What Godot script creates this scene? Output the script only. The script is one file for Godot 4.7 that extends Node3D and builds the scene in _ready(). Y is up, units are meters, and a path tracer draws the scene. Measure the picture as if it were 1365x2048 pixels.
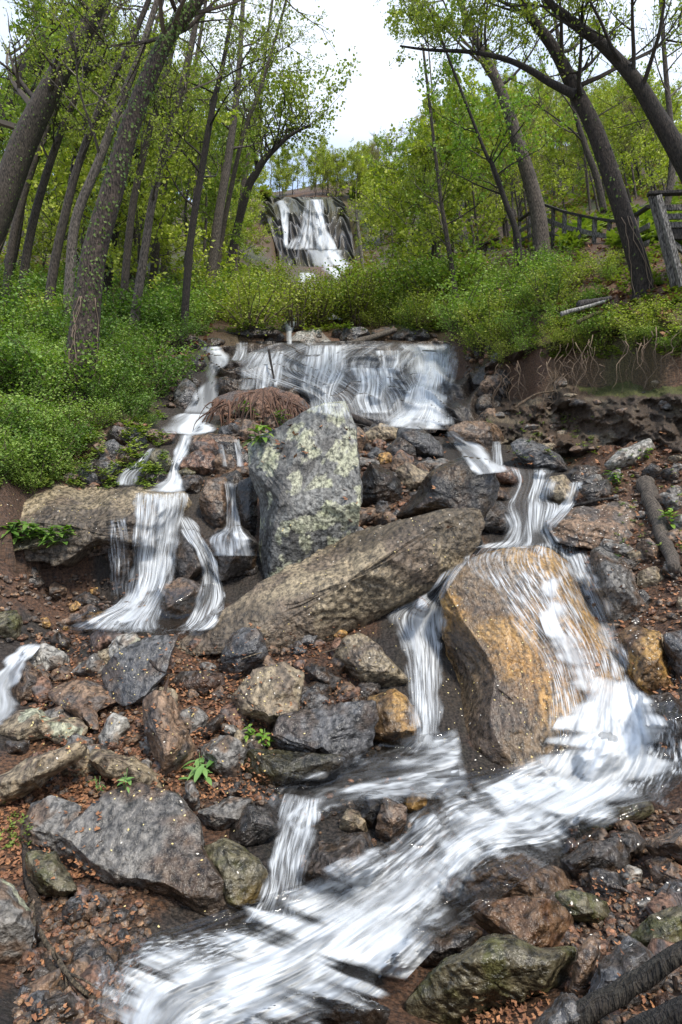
extends Node3D
# Waterfall gorge: stream, boulders, wooded slopes. Metres, y up, the eye at the origin.

const F := 1220.0
const PITCH := -4.0
var cam_basis: Basis
var rng := RandomNumberGenerator.new()
var fn := FastNoiseLite.new()
var fine := FastNoiseLite.new()
var names := {}
var mats := {}
var texs := {}
var ground_tm: TriangleMesh
var scene_tm: TriangleMesh
var bank: MeshInstance3D
var bank_points := PackedVector3Array()
var solid_faces := PackedVector3Array()

# ---------- mesh collector ----------
class Acc:
	var v := PackedVector3Array()
	var c := PackedColorArray()
	var uv := PackedVector2Array()
	var i := PackedInt32Array()
	func grid(nu: int, nv: int, start: int, wrap := false) -> void:
		var w := nu if wrap else nu + 1
		for b in nv:
			for a in nu:
				var a2 := (a + 1) % w
				var p := start + b * w + a
				var q := start + b * w + a2
				var r := start + (b + 1) * w + a
				var s := start + (b + 1) * w + a2
				i.append_array([p, q, r, q, s, r])
	func tube(pts: Array, rad: Array, sides: int, col: Color, vary := 0.0, bump: FastNoiseLite = null) -> void:
		var n := pts.size()
		if n < 2: return
		var start := v.size()
		var side := Vector3.RIGHT
		var len := 0.0
		for k in n:
			var t: Vector3 = (pts[mini(k + 1, n - 1)] - pts[maxi(k - 1, 0)]).normalized()
			if absf(t.dot(side)) > 0.95: side = Vector3.FORWARD
			side = (side - t * t.dot(side)).normalized()
			var up := t.cross(side)
			if k > 0: len += (pts[k] as Vector3).distance_to(pts[k - 1])
			for s in sides:
				var an := TAU * s / sides
				var dir := side * cos(an) + up * sin(an)
				var r: float = rad[k]
				if bump: r *= 1.0 + 0.09 * bump.get_noise_3d(cos(an) * 60.0 + pts[0].x * 50.0, sin(an) * 40.0, len * 4.0)
				v.append((pts[k] as Vector3) + dir * r)
				var f := 1.0 + vary * (fposmod(sin((s + 1) * 12.9 + k * 7.3) * 43.7, 1.0) - 0.5)
				c.append(Color(col.r * f, col.g * f, col.b * f))
				uv.append(Vector2(float(s) / sides, len))
		for k in n - 1:
			for s in sides:
				var p := start + k * sides + s
				var q := start + k * sides + (s + 1) % sides
				i.append_array([p, p + sides, q, q, p + sides, q + sides])
		for k in range(1, sides - 1):
			i.append_array([start, start + k, start + k + 1])
			var e := start + (n - 1) * sides
			i.append_array([e, e + k + 1, e + k])
	func leaf(at: Vector3, along: Vector3, nrm: Vector3, l: float, w: float, col: Color) -> void:
		var s := along.cross(nrm).normalized() * w
		var b := v.size()
		var mid := at + along * l * 0.45 - nrm * l * 0.06
		v.append(at); v.append(mid + s); v.append(at + along * l); v.append(mid - s)
		c.append(col); c.append(col); c.append(col); c.append(col)
		i.append_array([b, b + 1, b + 2, b, b + 2, b + 3])
	func box(center: Vector3, bas: Basis, size: Vector3, col: Color) -> void:
		# a chamfered beam: 12-sided bevelled box
		var h := size * 0.5
		var ch := minf(minf(h.x, h.y), h.z) * 0.18
		var start := v.size()
		var prof := [Vector2(h.x - ch, -h.y), Vector2(h.x, -h.y + ch), Vector2(h.x, h.y - ch), Vector2(h.x - ch, h.y), Vector2(-h.x + ch, h.y), Vector2(-h.x, h.y - ch), Vector2(-h.x, -h.y + ch), Vector2(-h.x + ch, -h.y)]
		for z in [-h.z, h.z]:
			for p in prof:
				v.append(center + bas * Vector3(p.x, p.y, z)); c.append(col); uv.append(Vector2(p.x, z))
		for s in 8:
			var q := (s + 1) % 8
			i.append_array([start + s, start + 8 + s, start + q, start + q, start + 8 + s, start + 8 + q])
		for k in range(1, 7):
			i.append_array([start, start + k, start + k + 1, start + 8, start + 8 + k + 1, start + 8 + k])
	func arrays() -> Array:
		var a := []
		a.resize(Mesh.ARRAY_MAX)
		a[Mesh.ARRAY_VERTEX] = v
		if c.size() == v.size(): a[Mesh.ARRAY_COLOR] = c
		if uv.size() == v.size(): a[Mesh.ARRAY_TEX_UV] = uv
		a[Mesh.ARRAY_INDEX] = i
		return a
	func flat() -> ArrayMesh:
		var m := ArrayMesh.new()
		m.add_surface_from_arrays(Mesh.PRIMITIVE_TRIANGLES, arrays())
		return m
	func smooth() -> ArrayMesh:
		var st := SurfaceTool.new()
		st.create_from_arrays(arrays(), Mesh.PRIMITIVE_TRIANGLES)
		st.generate_normals()
		return st.commit()
	func faces() -> PackedVector3Array:
		var o := PackedVector3Array()
		o.resize(i.size())
		for k in i.size(): o[k] = v[i[k]]
		return o

# ---------- naming ----------
func numbered(n: String) -> String:
	if not names.has(n):
		names[n] = 0
		return n
	names[n] += 1
	return "%s_%03d" % [n, names[n]]

func meta(o: Node, label: String, category: String, group := "", kind := "") -> void:
	if label: o.set_meta("label", label)
	if category: o.set_meta("category", category)
	if group: o.set_meta("group", group)
	if kind: o.set_meta("kind", kind)

func put(called: String, mesh: Mesh, mat: Material, parent: Node = null, at := Vector3.ZERO) -> MeshInstance3D:
	var o := MeshInstance3D.new()
	o.name = called if parent else numbered(called)
	o.mesh = mesh
	o.material_override = mat
	(parent if parent else self).add_child(o, true)
	o.position = at
	return o

func base(called: String, at: Vector3, label: String, category: String, group := "") -> Node3D:
	var o := Node3D.new()
	o.name = numbered(called)
	add_child(o)
	o.position = at
	meta(o, label, category, group)
	return o

# ---------- places ----------
func ray(px: float, py: float) -> Vector3:
	return cam_basis * Vector3((px - 682.5) / F, (1024.0 - py) / F, -1.0)

func at(px: float, py: float, d: float) -> Vector3:
	var r := ray(px, py)
	return r * (d / -r.z)

func pixel(p: Vector3) -> Vector2:
	var l := cam_basis.inverse() * p
	return Vector2(682.5 + F * l.x / -l.z, 1024.0 - F * l.y / -l.z)

func hit(tm: TriangleMesh, px: float, py: float) -> Vector3:
	var h := tm.intersect_ray(Vector3.ZERO, ray(px, py).normalized())
	return h.position if h else Vector3.ZERO

func ground_y(x: float, z: float) -> float:
	var h := ground_tm.intersect_ray(Vector3(x, 300, z), Vector3.DOWN)
	return h.position.y if h else 0.0

# ---------- materials ----------
func noise_tex(key: String, freq: float, oct: int, ramp: Array, seed_ := 1, type := FastNoiseLite.TYPE_SIMPLEX_SMOOTH, fractal := FastNoiseLite.FRACTAL_FBM, size := 512, warp := 0.0, gain := 0.55) -> NoiseTexture2D:
	if texs.has(key): return texs[key]
	var n := FastNoiseLite.new()
	n.seed = seed_
	n.noise_type = type
	n.frequency = freq
	n.fractal_type = fractal
	n.fractal_octaves = oct
	n.fractal_gain = gain
	if warp > 0.0:
		n.domain_warp_enabled = true
		n.domain_warp_amplitude = warp
		n.domain_warp_frequency = freq
	var t := NoiseTexture2D.new()
	t.width = size; t.height = size
	t.seamless = true
	t.noise = n
	if ramp:
		var g := Gradient.new()
		g.offsets = PackedFloat32Array(ramp.map(func(x): return x[0]))
		g.colors = PackedColorArray(ramp.map(func(x): return x[1]))
		t.color_ramp = g
	texs[key] = t
	return t

func grey(v: float, a := 1.0) -> Color:
	return Color(v, v, v, a)

func rock_mat(key: String, rough: float, relief: float, scale: float, stretch := Vector3.ONE) -> StandardMaterial3D:
	if mats.has(key): return mats[key]
	var m := StandardMaterial3D.new()
	m.resource_name = key
	m.vertex_color_use_as_albedo = true
	m.albedo_texture = noise_tex("rock_tone", 0.014, 8, [[0.0, grey(0.2)], [0.36, grey(0.45)], [0.48, grey(0.75)], [0.6, grey(0.95)], [1.0, grey(1.0)]], 3, FastNoiseLite.TYPE_SIMPLEX_SMOOTH, FastNoiseLite.FRACTAL_FBM, 1024, 12.0, 0.68)
	m.roughness = rough
	m.roughness_texture = noise_tex("rock_rough", 0.02, 4, [[0.0, grey(0.35)], [0.5, grey(0.75)], [1.0, grey(1.0)]], 8)
	m.heightmap_enabled = true
	m.heightmap_texture = noise_tex("rock_relief", 0.005, 7, [[0.0, grey(0.0)], [1.0, grey(1.0)]], 5, FastNoiseLite.TYPE_SIMPLEX, FastNoiseLite.FRACTAL_FBM, 1024, 40.0, 0.6)
	m.heightmap_scale = relief
	m.uv1_triplanar = true
	m.uv1_world_triplanar = true
	m.uv1_scale = stretch * scale
	mats[key] = m
	return m

func tinted_mat(key: String, rough: float, back := Color.BLACK) -> StandardMaterial3D:
	if mats.has(key): return mats[key]
	var m := StandardMaterial3D.new()
	m.resource_name = key
	m.vertex_color_use_as_albedo = true
	m.roughness = rough
	m.cull_mode = BaseMaterial3D.CULL_DISABLED
	if back != Color.BLACK:
		m.backlight_enabled = true
		m.backlight = back
	mats[key] = m
	return m

func bark_mat() -> StandardMaterial3D:
	if mats.has("bark"): return mats["bark"]
	var m := StandardMaterial3D.new()
	m.resource_name = "bark"
	m.vertex_color_use_as_albedo = true
	m.albedo_texture = noise_tex("bark_tone", 0.02, 5, [[0.0, grey(0.25)], [0.45, grey(0.6)], [0.6, grey(0.9)], [1.0, grey(1.0)]], 11)
	m.heightmap_enabled = true
	m.heightmap_texture = noise_tex("bark_relief", 0.02, 4, [], 12, FastNoiseLite.TYPE_SIMPLEX, FastNoiseLite.FRACTAL_RIDGED)
	m.heightmap_scale = 2.5
	m.roughness = 0.9
	m.uv1_triplanar = true
	m.uv1_world_triplanar = true
	m.uv1_scale = Vector3(3.0, 0.7, 3.0)
	mats["bark"] = m
	return m

func water_mat(key: String, ramp: Array, freq: float, su: float, sv: float, seed_: int, oct := 4) -> StandardMaterial3D:
	if mats.has(key): return mats[key]
	var m := StandardMaterial3D.new()
	m.resource_name = key
	m.vertex_color_use_as_albedo = true
	m.transparency = BaseMaterial3D.TRANSPARENCY_ALPHA
	m.albedo_color = Color(0.86, 0.88, 0.9)
	m.albedo_texture = noise_tex(key + "_strands", freq, oct, ramp, seed_, FastNoiseLite.TYPE_SIMPLEX_SMOOTH, FastNoiseLite.FRACTAL_FBM, 1024)
	m.roughness = 0.45
	m.cull_mode = BaseMaterial3D.CULL_DISABLED
	m.uv1_scale = Vector3(su, sv, 1)
	m.backlight_enabled = true
	m.backlight = Color(0.5, 0.5, 0.5)
	mats[key] = m
	return m

# ---------- the lie of the land ----------
var ctl := [
	[400, 2040, 2.75], [900, 2060, 2.75], [1300, 2020, 2.45], [60, 2000, 2.65], [700, 1850, 3.45], [1000, 1650, 4.4], [1250, 1500, 5.3], [850, 1500, 5.35], [600, 1590, 4.75],
	[60, 1880, 3.1], [270, 1720, 3.8], [200, 1570, 4.6], [300, 1400, 5.6], [300, 1290, 6.5], [300, 1240, 7.1], [330, 1195, 7.9], [20, 1370, 5.9], [500, 1450, 5.4], [600, 1300, 6.6], [120, 1240, 7.2], [480, 1180, 8.0],
	[320, 1000, 9.0], [60, 1010, 8.6], [160, 990, 9.2], [450, 960, 9.6], [340, 850, 12.0], [400, 780, 14.0], [430, 700, 17.0], [560, 850, 12.0], [640, 1000, 9.6], [800, 950, 9.8], [800, 1060, 8.6], [700, 1180, 7.8], [820, 1250, 7.0],
	[1060, 960, 10.4], [1060, 1080, 8.6], [1060, 1300, 7.2], [960, 920, 11.5], [820, 855, 14.0], [640, 850, 13.5], [700, 700, 20.0], [900, 700, 20.0], [550, 720, 18.5], [960, 800, 15.5],
	[600, 672, 21.0], [850, 655, 22.0], [580, 640, 24.0], [650, 585, 30.0], [700, 555, 45.0], [640, 530, 82.0], [620, 404, 97.0], [600, 385, 112.0], [680, 362, 140.0], [520, 400, 110.0],
	[1350, 400, 30.0], [1200, 430, 27.0], [1100, 470, 24.0], [1290, 570, 14.0], [1090, 500, 20.0], [920, 640, 18.5], [1000, 690, 16.0], [1100, 680, 13.8], [1350, 640, 11.5], [1200, 620, 14.0], [1150, 880, 12.2], [1330, 880, 10.0], [1000, 890, 12.6],
	[1250, 950, 9.6], [1340, 1050, 8.2], [1340, 1200, 6.9], [1340, 1300, 6.1], [1340, 1500, 5.1], [1340, 1650, 4.25], [1200, 1750, 3.8], [1340, 1850, 3.15],
	[1000, 420, 60.0], [1300, 330, 50.0], [1000, 340, 90.0], [850, 350, 120.0], [1365, 280, 75.0], [1150, 290, 110.0],
	[0, 950, 8.4], [50, 850, 9.8], [150, 790, 11.6], [0, 720, 14.0], [100, 660, 17.0], [370, 690, 17.5], [250, 660, 19.0], [400, 645, 22.5], [0, 570, 28.0], [200, 560, 34.0], [400, 570, 36.0], [0, 470, 60.0], [250, 470, 70.0], [450, 490, 66.0], [500, 440, 95.0], [100, 400, 100.0], [400, 410, 120.0],
	[-400, 1900, 2.8], [-400, 1300, 5.5], [-400, 900, 9.0], [-400, 640, 18.0], [-400, 450, 50.0], [-400, 330, 110.0],
	[1765, 1900, 2.6], [1765, 1300, 5.0], [1765, 800, 8.6], [1765, 560, 14.0], [1765, 300, 40.0], [1765, 180, 100.0],
	[682, 1024, 400.0],
]
var rb := []
var rbw := PackedFloat64Array()

func solve_land() -> void:
	var n := ctl.size()
	var a := []
	var tb := PackedFloat64Array()
	for k in n:
		var p := at(ctl[k][0], ctl[k][1], ctl[k][2])
		if ctl[k][2] > 300.0: p.y = 120.0
		rb.append(Vector2(p.x / -p.z * 1.7, log(-p.z) * 0.8))
		tb.append(p.y / -p.z)
	for r in n:
		var row := PackedFloat64Array()
		for q in n:
			row.append(sqrt(rb[r].distance_squared_to(rb[q]) + 0.0004))
		row.append(1.0)
		row.append(tb[r])
		a.append(row)
	var last := PackedFloat64Array()
	for q in n: last.append(1.0)
	last.append(0.0); last.append(0.0)
	a.append(last)
	var m := n + 1
	for k in m:
		var best := k
		for r in range(k, m):
			if absf(a[r][k]) > absf(a[best][k]): best = r
		var sw = a[k]; a[k] = a[best]; a[best] = sw
		var pr: PackedFloat64Array = a[k]
		for r in range(k + 1, m):
			var ro: PackedFloat64Array = a[r]
			var f := ro[k] / pr[k]
			if f != 0.0:
				for q in range(k, m + 1): ro[q] -= f * pr[q]
			a[r] = ro
	rbw.resize(m)
	for k in range(m - 1, -1, -1):
		var s: float = a[k][m]
		for q in range(k + 1, m): s -= a[k][q] * rbw[q]
		rbw[k] = s / a[k][k]

func land(x: float, d: float) -> float:
	var p := Vector2(clampf(x / d, -1.1, 1.1) * 1.7, log(d) * 0.8)
	var s: float = rbw[rb.size()]
	for k in rb.size():
		s += rbw[k] * sqrt(p.distance_squared_to(rb[k]) + 0.0004)
	return s * d

# dark wet gravel lies along these courses: [from, to, half width]
var courses := [[Vector2(1250, 1420), Vector2(1000, 1640), 130], [Vector2(1000, 1640), Vector2(600, 1880), 130], [Vector2(600, 1880), Vector2(150, 2060), 170], [Vector2(860, 1180), Vector2(850, 1480), 75], [Vector2(850, 1500), Vector2(580, 1600), 80], [Vector2(580, 1600), Vector2(540, 1850), 80], [Vector2(1060, 950), Vector2(1080, 1090), 80], [Vector2(330, 980), Vector2(280, 1240), 120], [Vector2(400, 700), Vector2(340, 980), 70], [Vector2(60, 1290), Vector2(0, 1440), 70], [Vector2(900, 870), Vector2(1000, 940), 60], [Vector2(420, 1060), Vector2(480, 1160), 60]]

func build_ground() -> void:
	solve_land()
	var acc := Acc.new()
	var nu := 230
	var nv := 230
	for b in nv + 1:
		var d := exp(lerpf(log(1.1), log(230.0), float(b) / nv))
		for a in nu + 1:
			var u := lerpf(-1.6, 1.6, float(a) / nu)
			var x := u * d
			var y := land(x, d)
			var q := pixel(Vector3(x, y, -d))
			if q.x > 420 and q.x < 960 and q.y > 680 and q.y < 860 and d > 13.2 and d < 21.0: y -= 0.7
			if q.x > 545 and q.x < 700 and q.y > 410 and q.y < 560 and d > 60.0 and d < 105.0: y -= 3.0
			if d > 9.0 and d < 15.5: y -= 1.1 * smoothstep(960.0, 1010.0, q.x) * smoothstep(690.0, 715.0, q.y) * smoothstep(885.0, 850.0, q.y)
			if d > 7.4 and d < 9.4: y -= 0.9 * smoothstep(275.0, 235.0, q.x) * smoothstep(1075.0, 1100.0, q.y) * smoothstep(1225.0, 1195.0, q.y)
			y += 0.035 * sqrt(d) * fn.get_noise_3d(x * 14.0, 0, d * 14.0) + 0.02 * d * 0.3 * fn.get_noise_3d(x * 3.0 / (0.2 * d + 0.6), 50.0, log(d) * 60.0)
			acc.v.append(Vector3(x, y, -d))
			var n1 := fn.get_noise_3d(x * 20.0 / (1.0 + d * 0.06), 7.0, d * 20.0 / (1.0 + d * 0.06))
			var n2 := fn.get_noise_3d(x * 90.0 / (1.0 + d * 0.06), 70.0, d * 90.0 / (1.0 + d * 0.06))
			var col := Color(0.115, 0.062, 0.036).lerp(Color(0.2, 0.1, 0.052), clampf(0.5 + n1 * 1.3, 0, 1))
			if d > 11.0: col = col.lerp(Color(0.09, 0.12, 0.035), clampf(0.35 + n2 * 1.5, 0, 1) * 0.8)
			if d < 16.0:
				var wet := 1e9
				for s in courses:
					wet = minf(wet, Geometry2D.get_closest_point_to_segment(q, s[0], s[1]).distance_to(q) - s[2])
				if wet + 60.0 * n2 + 30.0 * n1 < 0.0: col = Color(0.04, 0.034, 0.03).lerp(Color(0.085, 0.062, 0.045), clampf(0.5 + n2, 0, 1))
			acc.c.append(col)
	acc.grid(nu, nv, 0)
	ground_tm = TriangleMesh.new()
	ground_tm.create_from_faces(acc.faces())
	solid_faces.append_array(acc.faces())
	var m := rock_mat("soil", 0.9, 4.0, 1.7)
	var o := put("ground", acc.smooth(), m)
	meta(o, "brown leaf-strewn ground rising into wooded hillsides", "ground", "", "structure")

# ---------- terraced rock faces (rows from the foot up: [x left, x right, y, depth]) ----------
func terrace(called: String, rows: Array, steps: int, nu: int, per: int, rough: float, cols: Array, label: String, tread := 0.8) -> MeshInstance3D:
	var acc := Acc.new()
	var nv := steps * per
	var scale: float = rows[0][3]
	for b in nv + 1:
		var g := float(b) / nv
		for a in nu + 1:
			var u := float(a) / nu
			var wob := 1.5 * fn.get_noise_2d(u * 260.0, 10.0 + scale + g * 60.0) + 0.35 * fn.get_noise_2d(u * 700.0, 90.0 + g * 150.0)
			var s := g * steps + wob * 1.3 + 20.0
			var k := floorf(s)
			var f := s - k
			# riser takes most of the height, tread most of the depth
			var fy := smoothstep(0.0, 0.62, f)
			var fd := smoothstep(0.5, 1.0, f)
			var ty := clampf(g + (lerpf(f, fy, tread) - f) / steps, 0.0, 1.0)
			var td := clampf(g + (lerpf(f, fd, tread) - f) / steps, 0.0, 1.0)
			var ry := ty * (rows.size() - 1)
			var k1 := mini(int(ry), rows.size() - 2)
			var fy2 := ry - k1
			var rd := td * (rows.size() - 1)
			var k2 := mini(int(rd), rows.size() - 2)
			var xl := lerpf(rows[k1][0], rows[k1 + 1][0], fy2)
			var xr := lerpf(rows[k1][1], rows[k1 + 1][1], fy2)
			var yy := lerpf(rows[k1][2], rows[k1 + 1][2], fy2)
			var dd := lerpf(rows[k2][3], rows[k2 + 1][3], rd - k2)
			var p := at(lerpf(xl, xr, u), yy, dd)
			var q := p * (120.0 / scale)
			dd -= scale * (0.025 * fn.get_noise_3d(q.x * 0.4, q.y * 2.4, q.z * 0.4) + 0.015 * fine.get_noise_3d(q.x * 0.3, q.y * 2.6, 3.0))
			p = at(lerpf(xl, xr, u), yy, dd)
			acc.v.append(p)
			var n1 := 0.5 + 1.1 * fn.get_noise_3d(q.x * 0.4, q.y * 1.4, q.z * 0.4)
			var n2 := 0.5 + 1.2 * fine.get_noise_3d(q.x, q.y * 3.0, q.z)
			acc.c.append((cols[0] as Color).lerp(cols[1], clampf(n1, 0, 1)).lerp(cols[2], clampf(n2 - 0.45, 0, 1)))
	acc.grid(nu, nv, 0)
	solid_faces.append_array(acc.faces())
	var o := put(called, acc.smooth(), rock_mat("wet_rock", 0.4, 4.0, 0.9))
	meta(o, label, "bedrock", "", "structure")
	return o

# ---------- boulders: an outline read off the photograph, its own distance, thickness and facets ----------
var palette := {
	"grey": [Color(0.15, 0.14, 0.13), Color(0.25, 0.235, 0.215), Color(0.14, 0.085, 0.05)],
	"slate": [Color(0.1, 0.1, 0.105), Color(0.19, 0.185, 0.185), Color(0.11, 0.08, 0.06)],
	"brown": [Color(0.16, 0.1, 0.066), Color(0.28, 0.185, 0.12), Color(0.1, 0.09, 0.085)],
	"red": [Color(0.16, 0.085, 0.055), Color(0.26, 0.15, 0.1), Color(0.12, 0.11, 0.11)],
	"tan": [Color(0.27, 0.21, 0.14), Color(0.36, 0.29, 0.19), Color(0.15, 0.11, 0.08)],
	"orange": [Color(0.42, 0.22, 0.065), Color(0.55, 0.33, 0.11), Color(0.17, 0.1, 0.055)],
	"dark": [Color(0.06, 0.054, 0.05), Color(0.12, 0.105, 0.095), Color(0.1, 0.062, 0.035)],
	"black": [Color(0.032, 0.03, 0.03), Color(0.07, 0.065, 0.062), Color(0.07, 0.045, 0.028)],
	"lichen": [Color(0.13, 0.13, 0.125), Color(0.25, 0.25, 0.235), Color(0.09, 0.085, 0.08)],
	"mossy": [Color(0.13, 0.11, 0.065), Color(0.2, 0.175, 0.11), Color(0.115, 0.115, 0.04)],
	"pale": [Color(0.3, 0.29, 0.26), Color(0.42, 0.4, 0.36), Color(0.2, 0.15, 0.11)],
}

func rock_shape(poly: PackedVector2Array, d: float, tone: String, o := {}) -> Array:
	# poly in pixels; returns [mesh about its centre, centre, faces]
	var cpx := Vector2.ZERO
	var lo := Vector2(1e9, 1e9)
	var hi := -lo
	for p in poly:
		lo = lo.min(p); hi = hi.max(p)
	cpx = (lo + hi) * 0.5
	var av := Vector2.ZERO
	for p in poly: av += p / poly.size()
	cpx = (cpx + av) * 0.5
	var C := at(cpx.x, cpx.y, d)
	var n := poly.size()
	var w := PackedVector2Array()
	for p in poly:
		var q := at(p.x, p.y, d) - C
		w.append(Vector2(q.x, q.y))
	var big := (hi - lo).length()
	var N := clampi(int(big * 0.55), 30, int(o.get("n", 130)))
	var M := maxi(12, int(N * 0.5))
	var R := PackedFloat32Array()
	var S := N * 2
	for s in S:
		var an := TAU * s / S
		var dir := Vector2(cos(an), sin(an))
		var best := 0.0
		for k in n:
			var h = Geometry2D.segment_intersects_segment(Vector2.ZERO, dir * 100.0, w[k], w[(k + 1) % n])
			if h != null: best = maxf(best, (h as Vector2).length())
		R.append(best * 1.13)
	for it in 2:
		var R2 := R.duplicate()
		for s in S: R2[s] = 0.25 * R[(s - 1 + S) % S] + 0.5 * R[s] + 0.25 * R[(s + 1) % S]
		R = R2
	var mean := 0.0
	for r in R: mean += r / S
	var small := minf(hi.x - lo.x, hi.y - lo.y) * 0.5 * d / F
	var thick: float = o.get("t", 0.85) * small
	var lean: float = o.get("lean", 0.35)
	var E := -ray(cpx.x, cpx.y)
	E /= E.z
	var planes := []
	for k in int(o.get("cuts", 9)):
		var nz := rng.randf_range(0.25, 0.9)
		var an := rng.randf() * TAU
		var xy := sqrt(1.0 - nz * nz)
		planes.append([Vector3(cos(an) * xy, sin(an) * xy, nz), rng.randf_range(0.5, 0.8)])
	for p in o.get("planes", []):
		planes.append([(p[0] as Vector3).normalized(), p[1]])
	var pal: Array = palette[tone]
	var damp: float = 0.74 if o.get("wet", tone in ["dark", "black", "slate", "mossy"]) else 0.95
	var strat: float = o.get("strata", rng.randf_range(-0.6, 0.6))
	var sd := Vector3(sin(strat), cos(strat), 0.3).normalized()
	var seedv := Vector3(rng.randf() * 900.0, rng.randf() * 900.0, 0)
	var acc := Acc.new()
	var amp: float = o.get("rough", 1.0)
	var box: float = o.get("box", 0.5)
	for b in M + 1:
		var phi := PI * b / M
		var r0 := pow(maxf(sin(phi), 0.0), box)
		var z0 := signf(cos(phi)) * pow(absf(cos(phi)), 0.8)
		for a in N:
			var th := TAU * a / N
			var q := Vector3(r0 * cos(th), r0 * sin(th), z0)
			for p in planes:
				var over: float = q.dot(p[0]) - p[1]
				if over > 0.0: q -= p[0] * over * 0.96
			var rr := Vector2(q.x, q.y).length()
			var ang := fposmod(atan2(q.y, q.x), TAU) / TAU * S
			var s0 := int(ang) % S
			var rad := lerpf(R[s0], R[(s0 + 1) % S], ang - floorf(ang))
			var x := q.x * rad
			var y := q.y * rad
			var z := q.z * thick - lean * y
			var pos := Vector3(x, y, 0) + E * z
			var nn := (pos + seedv)
			var outw := Vector3(q.x / maxf(mean, 0.01), q.y / maxf(mean, 0.01), q.z / maxf(thick, 0.01)).normalized()
			var f1 := 62.0 / maxf(small, 0.05)
			var layer := nn.dot(sd)
			var disp := 0.08 * fn.get_noise_3dv(nn * f1) + 0.07 * fine.get_noise_3dv(nn * f1 * 0.9)
			var bed := fine.get_noise_3d(layer * f1 * 2.4, (nn.x - nn.z) * f1 * 0.25, nn.y * f1 * 0.2)
			disp += 0.075 * bed + 0.035 * fine.get_noise_3dv(nn * f1 * 3.2)
			pos += outw * disp * small * amp
			acc.v.append(pos)
			var n1 := 0.5 + 1.1 * fn.get_noise_3dv(nn * f1 * 0.55)
			var n2 := 0.5 + 1.3 * fn.get_noise_3dv(nn * f1 * 1.3 + Vector3(300, 0, 0))
			var n3 := fine.get_noise_3dv(nn * (60.0 + f1))
			var col: Color = (pal[0] as Color).lerp(pal[1], clampf(n1 + bed * 0.5, 0, 1)).lerp(pal[2], smoothstep(0.5, 0.85, n2) * 0.8)
			col = col * (1.12 + 0.6 * n3)
			if o.has("lichen"):
				var li := fn.get_noise_3dv(nn * 230.0) + 0.22 * fn.get_noise_3dv(nn * 900.0)
				if li > o.lichen: col = Color(0.46, 0.48, 0.3).lerp(Color(0.6, 0.6, 0.44), clampf(0.5 + n3, 0, 1))
			if o.has("stain"):
				var stn := fn.get_noise_3dv(nn * 75.0 + Vector3(0, 0, 500))
				col = col.lerp(o.stain, smoothstep(-0.05, 0.25, stn) * 0.75)
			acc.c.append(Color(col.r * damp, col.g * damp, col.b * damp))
	acc.grid(N, M, 0, true)
	var fc := acc.faces()
	for k in fc.size(): fc[k] += C
	return [acc.smooth(), C, fc]

func poly_of(s: String) -> PackedVector2Array:
	var p := PackedVector2Array()
	for w in s.split(" ", false):
		var q := w.split(",")
		p.append(Vector2(q[0].to_float(), q[1].to_float()))
	return p

func rock(spec: Array) -> MeshInstance3D:
	# [name, outline, tone, label, options]
	var poly := poly_of(spec[1])
	var o: Dictionary = spec[4] if spec.size() > 4 else {}
	var lo := Vector2(1e9, 1e9)
	var hi := -lo
	for p in poly:
		lo = lo.min(p); hi = hi.max(p)
	var c := (lo + hi) * 0.5
	var d: float = o.get("d", 0.0)
	if d == 0.0:
		var g := hit(ground_tm, c.x, lerpf(c.y, hi.y, 0.95))
		d = -g.z + 0.22 * minf(hi.x - lo.x, hi.y - lo.y) * -g.z / F
	d += o.get("dd", 0.0)
	var s := rock_shape(poly, d, spec[2], o)
	var wet: bool = o.get("wet", spec[2] in ["dark", "black", "slate", "mossy"])
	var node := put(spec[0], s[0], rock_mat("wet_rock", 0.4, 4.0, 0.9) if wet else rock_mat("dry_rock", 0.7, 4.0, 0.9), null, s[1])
	meta(node, spec[3], "rock", o.get("group", "boulders in the stream bed"))
	solid_faces.append_array(s[2])
	return node

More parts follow.
